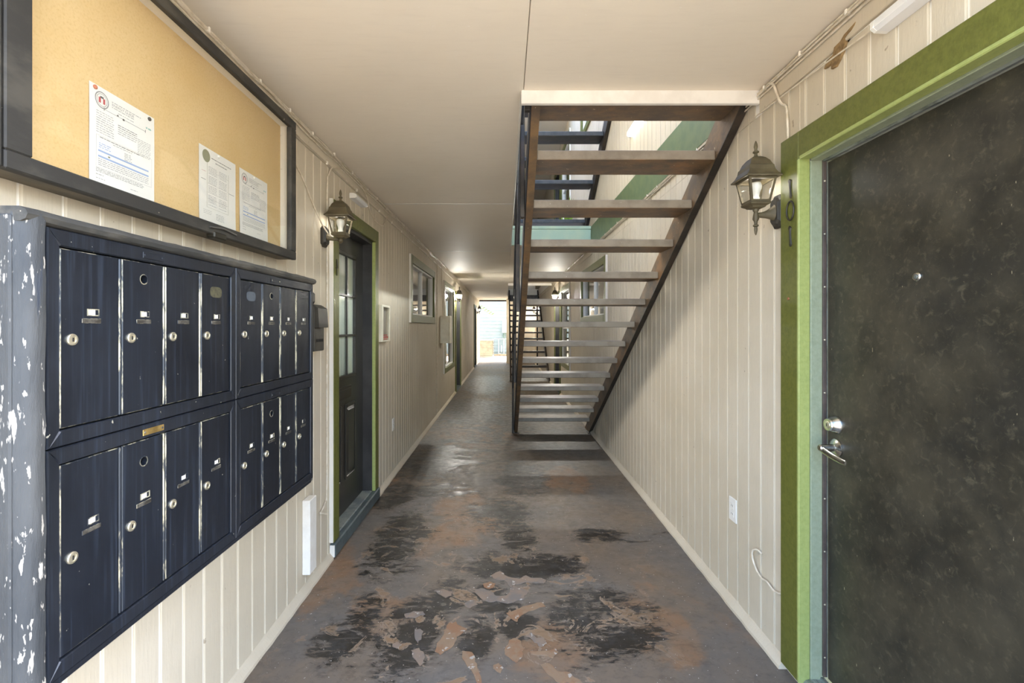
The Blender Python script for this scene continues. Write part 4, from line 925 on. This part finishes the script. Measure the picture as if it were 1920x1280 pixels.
# ------------------------------------------------------------------ wall lanterns
def lantern(mp, u, ze, label, style, body='bronze', light=1.0):
    """ze: height of the eave; u: depth along the wall"""
    L = thing('wall_lantern', mp(u, ze - 0.12, 0.02), label, 'wall lantern', 'wall lanterns')
    off = 0.10
    sq = lambda h, z: [(u - h, z, off - h), (u + h, z, off - h), (u + h, z, off + h), (u - h, z, off + h)]
    rf = MB(mp).loft([sq(0.070, ze - 0.004), sq(0.071, ze), sq(0.060, ze + 0.012), sq(0.052, ze + 0.028), sq(0.049, ze + 0.046), sq(0.045, ze + 0.05), sq(0.038, ze + 0.068), sq(0.026, ze + 0.083), sq(0.014, ze + 0.091), sq(0.010, ze + 0.092)]).build('roof', body, L)
    MB(mp).lathe((u, ze + 0.09, off), 1, [(0.010, 0), (0.007, 0.008), (0.006, 0.016), (0.012, 0.020), (0.012, 0.024), (0.006, 0.028), (0.0055, 0.034), (0.008, 0.044), (0.006, 0.056), (0.002, 0.068)], 12).build('finial', body, rf, True)
    ht, hb, zb = 0.052, 0.035, ze - 0.10
    cage = MB(mp)
    for a, b in ((-1, -1), (1, -1), (1, 1), (-1, 1)):
        cage.loft([[(u + a * hb + p * 0.0045, zb, off + b * hb + q * 0.0045) for p, q in ((-1, -1), (1, -1), (1, 1), (-1, 1))], [(u + a * ht + p * 0.0045, ze - 0.004, off + b * ht + q * 0.0045) for p, q in ((-1, -1), (1, -1), (1, 1), (-1, 1))]])
    for z, h in ((ze - 0.008, 0.052), (zb + 0.004, 0.036)):
        for a, b, c_, d in ((-1, -1, 1, -1), (1, -1, 1, 1), (1, 1, -1, 1), (-1, 1, -1, -1)):
            cage.box((u + a * h - 0.004 * (a == c_), z - 0.004, off + b * h - 0.004 * (b == d)), (u + c_ * h + 0.004 * (a == c_), z + 0.004, off + d * h + 0.004 * (b == d)))
    cage.build('cage', body, L)
    MB(mp).loft([sq(0.038, zb + 0.002), sq(0.042, zb - 0.003), sq(0.040, zb - 0.009), sq(0.028, zb - 0.016), sq(0.026, zb - 0.020), sq(0.014, zb - 0.024)]).build('tray', body, L)
    for a, b, c_, d in ((-1, -1, 1, -1), (1, -1, 1, 1), (1, 1, -1, 1), (-1, 1, -1, -1)):
        i0, i1 = hb - 0.001, ht - 0.001
        q0 = [(u + a * i0, zb, off + b * i0), (u + c_ * i0, zb, off + d * i0), (u + c_ * i1, ze - 0.006, off + d * i1), (u + a * i1, ze - 0.006, off + b * i1)]
        nx, nw = ((a + c_) / 2 * 0.0015, (b + d) / 2 * 0.0015)
        MB(mp).loft([q0, [(p[0] - nx, p[1], p[2] - nw) for p in q0]]).build('glass_pane', 'glass', L)
    MB(mp).lathe((u, zb, off), 1, [(0.015, 0.0), (0.015, 0.022), (0.013, 0.03), (0.016, 0.045), (0.022, 0.06), (0.0235, 0.072), (0.019, 0.084), (0.006, 0.09)], 16).build('bulb', 'bulb', L, True)
    if style == 'tail':
        za = zb - 0.055
        MB(mp).lathe((u, zb - 0.02, off), 1, [(0.012, 0), (0.012, -0.01), (0.008, -0.016), (0.011, -0.032), (0.013, -0.045), (0.007, -0.056), (0.006, -0.066), (0.011, -0.070), (0.011, -0.074), (0.006, -0.078), (0.0065, -0.09), (0.004, -0.105), (0.001, -0.112)], 14).build('tail_finial', body, L, True)
        rings = []
        for k in range(9):
            q = k / 8; w = off - 0.008 - (off - 0.03) * q; z = za + 0.006 + 0.012 * q * q; h = 0.011 + 0.026 * q ** 2.2; e = 0.008 + 0.012 * q ** 2
            rings.append([(u + e * math.cos(x), z + h * math.sin(x), w) for x in [2 * math.pi * i / 12 for i in range(12)]])
        MB(mp).loft(rings).build('arm', body, L, True)
        zp = za + 0.02; hp, wp = 0.068, 0.034
    else:
        za = zb - 0.030
        MB(mp).lathe((u, zb - 0.02, off), 1, [(0.010, 0), (0.011, -0.006), (0.015, -0.013), (0.015, -0.022), (0.008, -0.030), (0.001, -0.033)], 14).build('ball_finial', body, L, True)
        MB(mp).tube([(u, za + 0.002, off), (u, za, off - 0.03), (u, za + 0.006, off - 0.055), (u, za + 0.014, 0.022)], [0.008, 0.008, 0.012, 0.022], 12).build('arm', body, L, True)
        zp = za + 0.016; hp, wp = 0.060, 0.036
    oct_ = lambda s, w: [(u + wp * s * a, zp + hp * s * b, w) for a, b in ((-0.55, -1), (0.55, -1), (1, -0.72), (1, 0.72), (0.55, 1), (-0.55, 1), (-1, 0.72), (-1, -0.72))]
    MB(mp).loft([oct_(1, -0.002), oct_(1, 0.012), oct_(0.86, 0.018), oct_(0.80, 0.018), oct_(0.74, 0.026)]).build('back_plate', 'bronze_dk', L)
    if light:
        ld = bpy.data.lights.new('bulb_fill', 'POINT'); ld.energy = BULB_FILL_W * light; ld.shadow_soft_size = 0.03; ld.color = (1.0, 0.95, 0.87)  # fill light added inside a lantern that is itself unlit
        lo = bpy.data.objects.new('bulb_fill', ld); COL.objects.link(lo); lo.parent = L
        lo.location = Vector(mp(u, zb + 0.067, off)) - Vector(L.location)
    return L
lantern(RW, 1.945, 2.000, 'bronze lantern with long tail finial beside the door numbered 101', 'tail', 'bronze', 0.2)
lantern(LW, 2.71, 2.022, 'bronze lantern with ball finial between the notice board and the glazed black door', 'ball', 'bronze', 0.2)
lantern(LW, 9.74, 2.06, 'distant lantern on the left wall beyond the cream electric box', 'ball', 'bronze_dk', 20.0)
lantern(LW, 17.4, 2.06, 'smallest lantern, at the bright exit on the left wall', 'tail', 'bronze_dk', 4.0)
lantern(RW, 9.80, 2.06, 'distant lantern on the right wall seen between the stair treads', 'tail', 'bronze_dk', 20.0)
lantern(RW, 16.9, 2.02, 'dark lantern on the right wall behind the far staircase', 'tail', 'bronze_dk', 20.0)

# ------------------------------------------------------------------ strip lamps
def strip(mp, u0, u1, z, label, watts, h=0.045, col=(1, 0.97, 0.92), tilt=-1.2, cover='strip_lamp'):
    S_ = thing('strip_lamp', mp((u0 + u1) / 2, z, 0.02), label, 'lamp')
    pr = [(z, 0.001), (z + h, 0.001), (z + h, 0.03), (z + h * 0.75, 0.048), (z + h * 0.25, 0.05), (z + 0.002, 0.038)]
    MB(mp).prism(pr, 0, u0 + 0.012, u1 - 0.012).build('diffuser', cover, S_)
    for a, b in ((u0, u0 + 0.012), (u1 - 0.012, u1)): MB(mp).prism([(p, q + 0.001) for p, q in pr], 0, a, b).build('end_cap', 'plastic', S_)
    if watts:
        ld = bpy.data.lights.new('tube_light', 'AREA'); ld.shape = 'RECTANGLE'; ld.size = abs(u1 - u0); ld.size_y = 0.05; ld.energy = watts; ld.color = col; ld.spread = math.radians(100)
        lo = bpy.data.objects.new('tube_light', ld); COL.objects.link(lo); lo.parent = S_
        c0 = Vector(mp((u0 + u1) / 2, z + h / 2, 0.06)); n = (Vector(mp(0, tilt, 1)) - Vector(mp(0, 0, 0)))
        lo.location = c0 - Vector(S_.location); lo.rotation_euler = n.to_track_quat('-Z', 'Y').to_euler()
    return S_
strip(RW, 0.62, 1.40, 2.262, 'white strip lamp over the dark door', STRIP_FILL_W)  # fixture is unlit, its area light is added fill
strip(LW, 3.16, 3.42, 2.255, 'small white strip lamp over the glazed black door', STRIP_FILL_W * 1.8, 0.035)  # unlit fixture too, area light added to brighten the passage
strip(RW, 3.60, 4.20, 3.08, 'bright strip lamp on the upper wall above the stairs', UPPER_W, 0.06, (0.86, 0.95, 1.0), 0.1, 'lit_lamp')

# ------------------------------------------------------------------ boxes and fittings on the walls
K = thing('key_drop_box', LW(2.52, 1.27, 0.04), 'black metal drop box with a hooded flap beside the mailboxes', 'drop box')
MB(LW).box((2.40, 1.262, 0.0), (2.53, 1.50, 0.075), 0.004).build('housing', 'dark_plastic', K)
MB(LW).prism([(1.50, 0.02), (1.505, 0.06), (1.485, 0.092), (1.40, 0.098), (1.385, 0.098), (1.385, 0.076), (1.48, 0.076)], 0, 2.402, 2.528).build('hood', 'dark_plastic', K)
MB(LW).box((2.425, 1.31, 0.075), (2.505, 1.325, 0.080), 0.001).build('drop_slot', 'slot', K)
MB(LW).prism([(1.505, 0.0), (1.575, 0.0), (1.573, 0.045), (1.56, 0.058), (1.52, 0.058), (1.505, 0.05)], 0, 2.40, 2.45).build('upper_block', 'dark_plastic', K)

X = thing('extinguisher_cabinet', LW(3.98, 1.262, 0.02), 'cream framed shallow box with a clear cover and red lettering', 'wall cabinet')
x0, x1, z0, z1 = 3.862, 4.12, 1.262, 1.572
for (a, b, c_, d, nm) in ((x0, x0 + 0.03, z0, z1, 'side_frame'), (x1 - 0.014, x1, z0, z1, 'side_frame'), (x0 + 0.03, x1 - 0.014, z1 - 0.02, z1, 'top_frame'), (x0 + 0.03, x1 - 0.014, z0, z0 + 0.012, 'bottom_frame')):
    MB(LW).box((a, c_, 0.0), (b, d, 0.042), 0.003).build(nm, 'white_box', X)
MB(LW).box((x0 + 0.02, z0 + 0.01, 0.001), (x1 - 0.01, z1 - 0.01, 0.008)).build('back_panel', 'blind', X)
cv = MB(LW).box((x0 + 0.03, z0 + 0.012, 0.030), (x1 - 0.014, z1 - 0.02, 0.033)).build('cover', 'glass', X)
mb = MB(LW)
for q, (a, b, z, h) in enumerate(((0.06, 0.12, 0.052, 0.008), (0.13, 0.19, 0.052, 0.008), (0.045, 0.10, 0.031, 0.013), (0.11, 0.15, 0.031, 0.013), (0.16, 0.215, 0.031, 0.013), (0.06, 0.2, 0.018, 0.005))):
    mb.box((x0 + a, z0 + z, 0.0331), (x0 + b, z0 + z + h, 0.0335))
mb.build('red_print', 'label_red', cv)

E = thing('electric_box', LW(7.72, 1.12, 0.08), 'cream metal electric box on the left wall before the tall window', 'electric box')
MB(LW).box((7.59, 1.12, 0.0), (7.86, 1.56, 0.145), 0.004).build('housing', 'white_box', E)
MB(LW).box((7.585, 1.115, 0.146), (7.865, 1.565, 0.157), 0.003).build('cover', 'white_box', E)

def outlet(mp, u, z, label):
    O = thing('outlet', mp(u, z - 0.057, 0.002), label, 'outlet', 'wall outlets')
    MB(mp).box((u - 0.036, z - 0.058, -0.001), (u + 0.036, z + 0.058, 0.006), 0.002).build('cover_plate', 'plastic', O)
    for s in (-1, 1):
        f = MB(mp).box((u - 0.016, z + s * 0.02 - 0.014, 0.006), (u + 0.016, z + s * 0.02 + 0.014, 0.008), 0.001).build('socket', 'plastic', O)
        for q in (-0.006, 0.006): MB(mp).box((u + q - 0.001, z + s * 0.02 - 0.004, 0.0079), (u + q + 0.001, z + s * 0.02 + 0.005, 0.0084)).build('slot', 'slot', f)
    MB(mp).lathe((u, z, 0.006), 2, [(0.003, 0), (0.002, 0.001)], 8).build('screw', 'nickel', O)
outlet(RW, 2.34, 0.478, 'white outlet low on the wall left of the dark door')
outlet(LW, 4.40, 0.475, 'small white outlet low on the left wall beyond the glazed door')
solo(MB(LW).box((2.425, 0.105, 0.001), (2.51, 0.49, 0.042), 0.003).build('wood_block', 'white'), 'short white painted timber block fixed low under the mailboxes', 'block')

# ------------------------------------------------------------------ cables
def cable(name, mp, pts, r, label, group=None, clips=0, cat='cable', mat='cable', jig=0.0, n=6):
    P = [Vector(p) for p in pts]
    if jig:
        out = []
        for i in range(len(P) - 1):
            m = max(1, int((P[i + 1] - P[i]).length / 0.16))
            for k in range(m):
                q = P[i].lerp(P[i + 1], k / m); out.append(q + Vector((0, (rnd.random() - 0.5) * jig * 2, rnd.random() * jig)))
        P = out + [P[-1]]
    else:            # smooth the given points
        out = []
        for i in range(len(P) - 1):
            p0, p1, p2, p3 = P[max(i - 1, 0)], P[i], P[i + 1], P[min(i + 2, len(P) - 1)]
            for k in range(5):
                s = k / 5; out.append(0.5 * ((2 * p1) + (p2 - p0) * s + (2 * p0 - 5 * p1 + 4 * p2 - p3) * s * s + (3 * p1 - p0 - 3 * p2 + p3) * s ** 3))
        P = out + [P[-1]]
    lo = min(P, key=lambda p: p.y); T = thing(name, mp(*lo), label, cat, group)
    MB(mp).tube([tuple(p) for p in P], r, n).build('sheath', mat, T, True)
    if clips:
        c = P[0].x + 0.2; i = 0
        while c < P[-1].x - 0.05 and c < 9:
            while P[i + 1].x < c: i += 1
            p = P[i]; MB(mp).box((c - 0.005, p.y - 0.011, 0.006), (c + 0.005, p.y + 0.009, p.z + r + 0.003), 0.002).build('clip', 'clip', T)
            c += clips * (0.8 + 0.4 * rnd.random())
    return T
gl_ = 'cables run along the top of the walls'
cable('cable_run', LW, [(0.6, 2.425, 0.016), (18.4, 2.425, 0.016)], 0.0045, 'uppermost cream cable along the ceiling edge of the left wall', gl_, 0.30, jig=0.004)
cable('cable_run', LW, [(0.6, 2.410, 0.020), (17.5, 2.412, 0.018)], 0.004, 'middle cream cable along the ceiling edge of the left wall', gl_, jig=0.006)
cable('cable_run', LW, [(0.6, 2.396, 0.014), (7.1, 2.396, 0.014)], 0.004, 'lower cream cable along the ceiling edge of the left wall', gl_, jig=0.007)
cable('cable_run', LW, [(2.1, 2.345, 0.012), (7.6, 2.343, 0.012)], 0.003, 'thin wire along the lower edge of the left frieze board', gl_, 0.5, jig=0.001)
cable('cable_drop', LW, [(3.02, 2.385, 0.016), (2.92, 2.372, 0.016), (2.82, 2.345, 0.014), (2.765, 2.28, 0.01), (2.75, 2.2, 0.008), (2.752, 1.6, 0.006), (2.75, 0.8, 0.006), (2.748, 0.42, 0.006), (2.72, 0.37, 0.007), (2.66, 0.345, 0.01), (2.625, 0.348, 0.016), (2.65, 0.335, 0.024), (2.70, 0.312, 0.026)], 0.0045, 'cream cable arching down beside the glazed door to a curl near the floor')
cable('lantern_feed', LW, [(2.2, 2.26, 0.008), (2.40, 2.165, 0.008), (2.55, 2.05, 0.010), (2.64, 1.965, 0.022), (2.70, 1.925, 0.03)], 0.0042, 'white flex slanting from the notice board to the left lantern')
cable('cable_loop', LW, [(3.35, 2.40, 0.018), (3.5, 2.36, 0.018), (3.62, 2.27, 0.014), (3.80, 2.235, 0.012), (4.0, 2.25, 0.012), (4.1, 2.33, 0.014), (4.2, 2.39, 0.016)], 0.0042, 'sagging loop of cream cable high on the left wall')
cable('cable_drop', LW, [(7.12, 2.40, 0.016), (7.16, 2.33, 0.014), (7.2, 2.2, 0.008), (7.2, 1.2, 0.006), (7.2, 0.06, 0.006)], 0.006, 'thin pipe-like cable running down beyond the left sliding window')
cable('cable_drop', LW, [(7.62, 2.40, 0.016), (7.70, 2.30, 0.012), (7.72, 2.1, 0.010), (7.72, 1.57, 0.03)], 0.006, 'cable dropping into the cream electric box')
cable('cable_run', RW, [(0.6, 2.426, 0.014), (17.5, 2.426, 0.014)], 0.0042, 'uppermost cream cable along the ceiling edge of the right wall', gl_, 0.26, jig=0.003)
cable('cable_run', RW, [(0.6, 2.413, 0.016), (17.5, 2.413, 0.016)], 0.004, 'middle cream cable along the ceiling edge of the right wall', gl_, jig=0.003)
cable('cable_run', RW, [(0.6, 2.401, 0.012), (6.3, 2.401, 0.012)], 0.0036, 'lower cream cable along the ceiling edge of the right wall', gl_, jig=0.003)
cable('cable_run', RW, [(1.41, 2.300, 0.010), (1.7, 2.318, 0.012), (2.12, 2.335, 0.012)], 0.003, 'thin wire from the strip lamp along the right frieze board', gl_)
cable('cable_drop', RW, [(1.99, 2.42, 0.02), (1.955, 2.395, 0.02), (1.935, 2.345, 0.018), (1.915, 2.30, 0.012), (1.890, 2.275, 0.008), (1.880, 2.22, 0.008), (1.876, 2.14, 0.008)], 0.0052, 'white cable dropping from the ceiling edge to the green door casing')
cable('cable_stub', RW, [(2.075, 0.386, 0.004), (2.10, 0.392, 0.012), (2.13, 0.372, 0.016), (2.132, 0.335, 0.014), (2.105, 0.30, 0.012), (2.06, 0.285, 0.012), (2.02, 0.292, 0.012), (1.97, 0.283, 0.012), (1.93, 0.292, 0.008), (1.907, 0.31, 0.006)], 0.0045, 'loose cream cable stub curling low beside the green door casing')

# ------------------------------------------------------------------ upper landing plant
P = thing('potted_plant', (1.0, 7.6, ZF2), 'green potted plant on the upper landing behind the stairs', 'plant')
MB().lathe((1.0, 7.6, ZF2), 2, [(0.08, 0.0), (0.11, 0.18), (0.12, 0.18), (0.12, 0.21), (0.10, 0.21)], 16).build('pot', 'pot', P, True)
for k in range(26):
    a = rnd.random() * 6.283; L_ = 0.25 + 0.2 * rnd.random(); e = 0.5 + 0.7 * rnd.random()
    dx, dy = math.cos(a) * math.cos(e) * L_ * 0.5, math.sin(a) * math.cos(e) * L_; nx, ny = -math.sin(a) * 0.02, math.cos(a) * 0.02; h = math.sin(e) * L_ + 0.25 * rnd.random()
    b0 = (1.0, 7.6, ZF2 + 0.2); md = (1.0 + dx * 0.6, 7.6 + dy * 0.6, ZF2 + 0.2 + h * 0.75); tp = (1.0 + dx, 7.6 + dy, ZF2 + 0.2 + h)
    MB().add([b0, (md[0] + nx, md[1] + ny, md[2]), tp, (md[0] - nx, md[1] - ny, md[2])], [(0, 1, 2), (0, 2, 3)]).build('leaf', 'leaf', P)

# ------------------------------------------------------------------ outside
def ground_piece(name, a, b, mat, label): return tag(MB().box(a, b).build(name, mat), label, kind='structure')
ground_piece('floor_outside_far', (-14, 18.9, -0.2), (14, 40, -0.02), 'outside', 'pale concrete yard beyond the exit')
ground_piece('floor_outside_near', (-14, -22, -0.2), (14, -0.4, -0.02), 'outside', 'pale concrete yard behind the viewer')
ground_piece('floor_outside_left', (-14, -0.4, -0.2), (XL - 0.135, 0.68, -0.02), 'outside', 'pale concrete apron left of the passage entrance')
ground_piece('floor_outside_right', (XR + 0.135, -0.4, -0.2), (14, 0.68, -0.02), 'outside', 'pale concrete apron right of the passage entrance')
NB = thing('neighbouring_house', (-1, 23.5, -0.02), 'pale blue clapboard house beyond the exit', 'house')
MB().box((-8, 23.52, -0.02), (6, 24, 6)).build('wall', 'lap', NB)
mb = MB()
for k in range(34):
    z = 0.12 + 0.172 * k; mb.loft([[(-8, 23.52, z), (-8, 23.492, z), (-8, 23.507, z + 0.175), (-8, 23.52, z + 0.175)], [(6, 23.52, z), (6, 23.492, z), (6, 23.507, z + 0.175), (6, 23.52, z + 0.175)]])
tag(mb.build('clapboards', 'lap', NB), kind='stuff')
tag(MB().box((-6, 22.7, -0.02), (4, 23.28, 0.03), 0.02).build('leaf_litter', 'mulch'), 'strip of brown leaf litter along the neighbouring house', 'ground', kind='stuff')
A = thing('air_conditioner', (-0.86, 21.75, 0), 'beige air conditioning condenser outside the exit', 'air conditioner')
MB().box((-1.22, 21.45, -0.02), (-0.52, 22.05, 0.04), 0.01).build('pad', 'outside', A)
MB().box((-1.18, 21.5, 0.04), (-0.54, 22.0, 0.74), 0.02).build('housing', 'ac', A)
MB().box((-1.2, 21.48, 0.74), (-0.52, 22.02, 0.80), 0.02).build('lid', 'white_box', A)
for k in range(10): MB().box((-1.15, 21.486, 0.09 + 0.064 * k), (-0.57, 21.5, 0.125 + 0.064 * k), 0.003).build('louvre', 'ac', A)
for k in range(10): MB().box((-0.575, 21.484, 0.128 + 0.064 * k), (-0.50, 21.6, 0.15 + 0.064 * k)).build('corner_slot', 'ac_dark', A)
Q = thing('meter_box', (0.03, 23.4, 1.05), 'white meter box on the neighbouring house', 'meter box')
MB().box((-0.14, 23.3, 1.08), (0.35, 23.49, 1.70), 0.01).build('housing', 'meter', Q)
MB().box((-0.12, 23.29, 1.10), (0.33, 23.3, 1.68), 0.004).build('door', 'meter', Q)
H = solo(MB().tube([(0.02 + 0.11 * math.cos(a), 23.43 + 0.01 * math.sin(a * 3), 0.93 + 0.15 * math.sin(a)) for a in [k * 0.5 for k in range(40)]], 0.022, 6).build('garden_hose', 'hose', smooth=True), 'coiled green hose hanging below the meter box', 'hose')
I_ = thing('outdoor_pipes', (-0.15, 23.35, 0), 'pale pipes and conduit against the neighbouring house', 'pipes')
for pts, r in (([(-0.55, 23.36, 0.78), (0.5, 23.36, 0.78)], 0.022), ([(-0.32, 23.36, 0.0), (-0.32, 23.36, 0.78)], 0.02), ([(-0.06, 23.34, 0.0), (-0.06, 23.34, 0.75)], 0.022), ([(-0.32, 23.36, 0.05), (-0.22, 23.35, 0.05), (-0.18, 23.35, 0.12), (-0.18, 23.35, 0.45)], 0.022)):
    MB().tube(pts, r, 8).build('pipe', 'pipe', I_, True)
W_ = thing('sapling', (-1.75, 20.6, -0.02), 'pale green leafy twig leaning across the bright exit', 'plant')
MB().tube([(-1.75, 20.6, -0.02), (-1.7, 20.6, 1.2), (-1.65, 20.6, 2.2), (-1.4, 20.6, 2.6)], [0.02, 0.016, 0.012, 0.007], 6).build('trunk', 'pot', W_, True)
MB().tube([(-1.4, 20.6, 2.6), (-1.05, 20.6, 2.2), (-0.8, 20.6, 2.0), (-0.55, 20.6, 1.9)], 0.006, 5).build('stem', 'leaf', W_, True)
for k in range(12):
    q = 0.35 + 0.65 * k / 11; bx, bz = -1.4 + 0.85 * q, 2.6 - 0.7 * q ** 0.7; s = -1 if k % 2 else 1
    MB().add([(bx, 20.6, bz), (bx + 0.06, 20.58, bz + s * 0.05 - 0.01), (bx + 0.15, 20.6, bz + s * 0.07 - 0.02), (bx + 0.07, 20.62, bz + s * 0.015 - 0.01)], [(0, 1, 2), (0, 2, 3)]).build('leaf', 'leaf', W_)
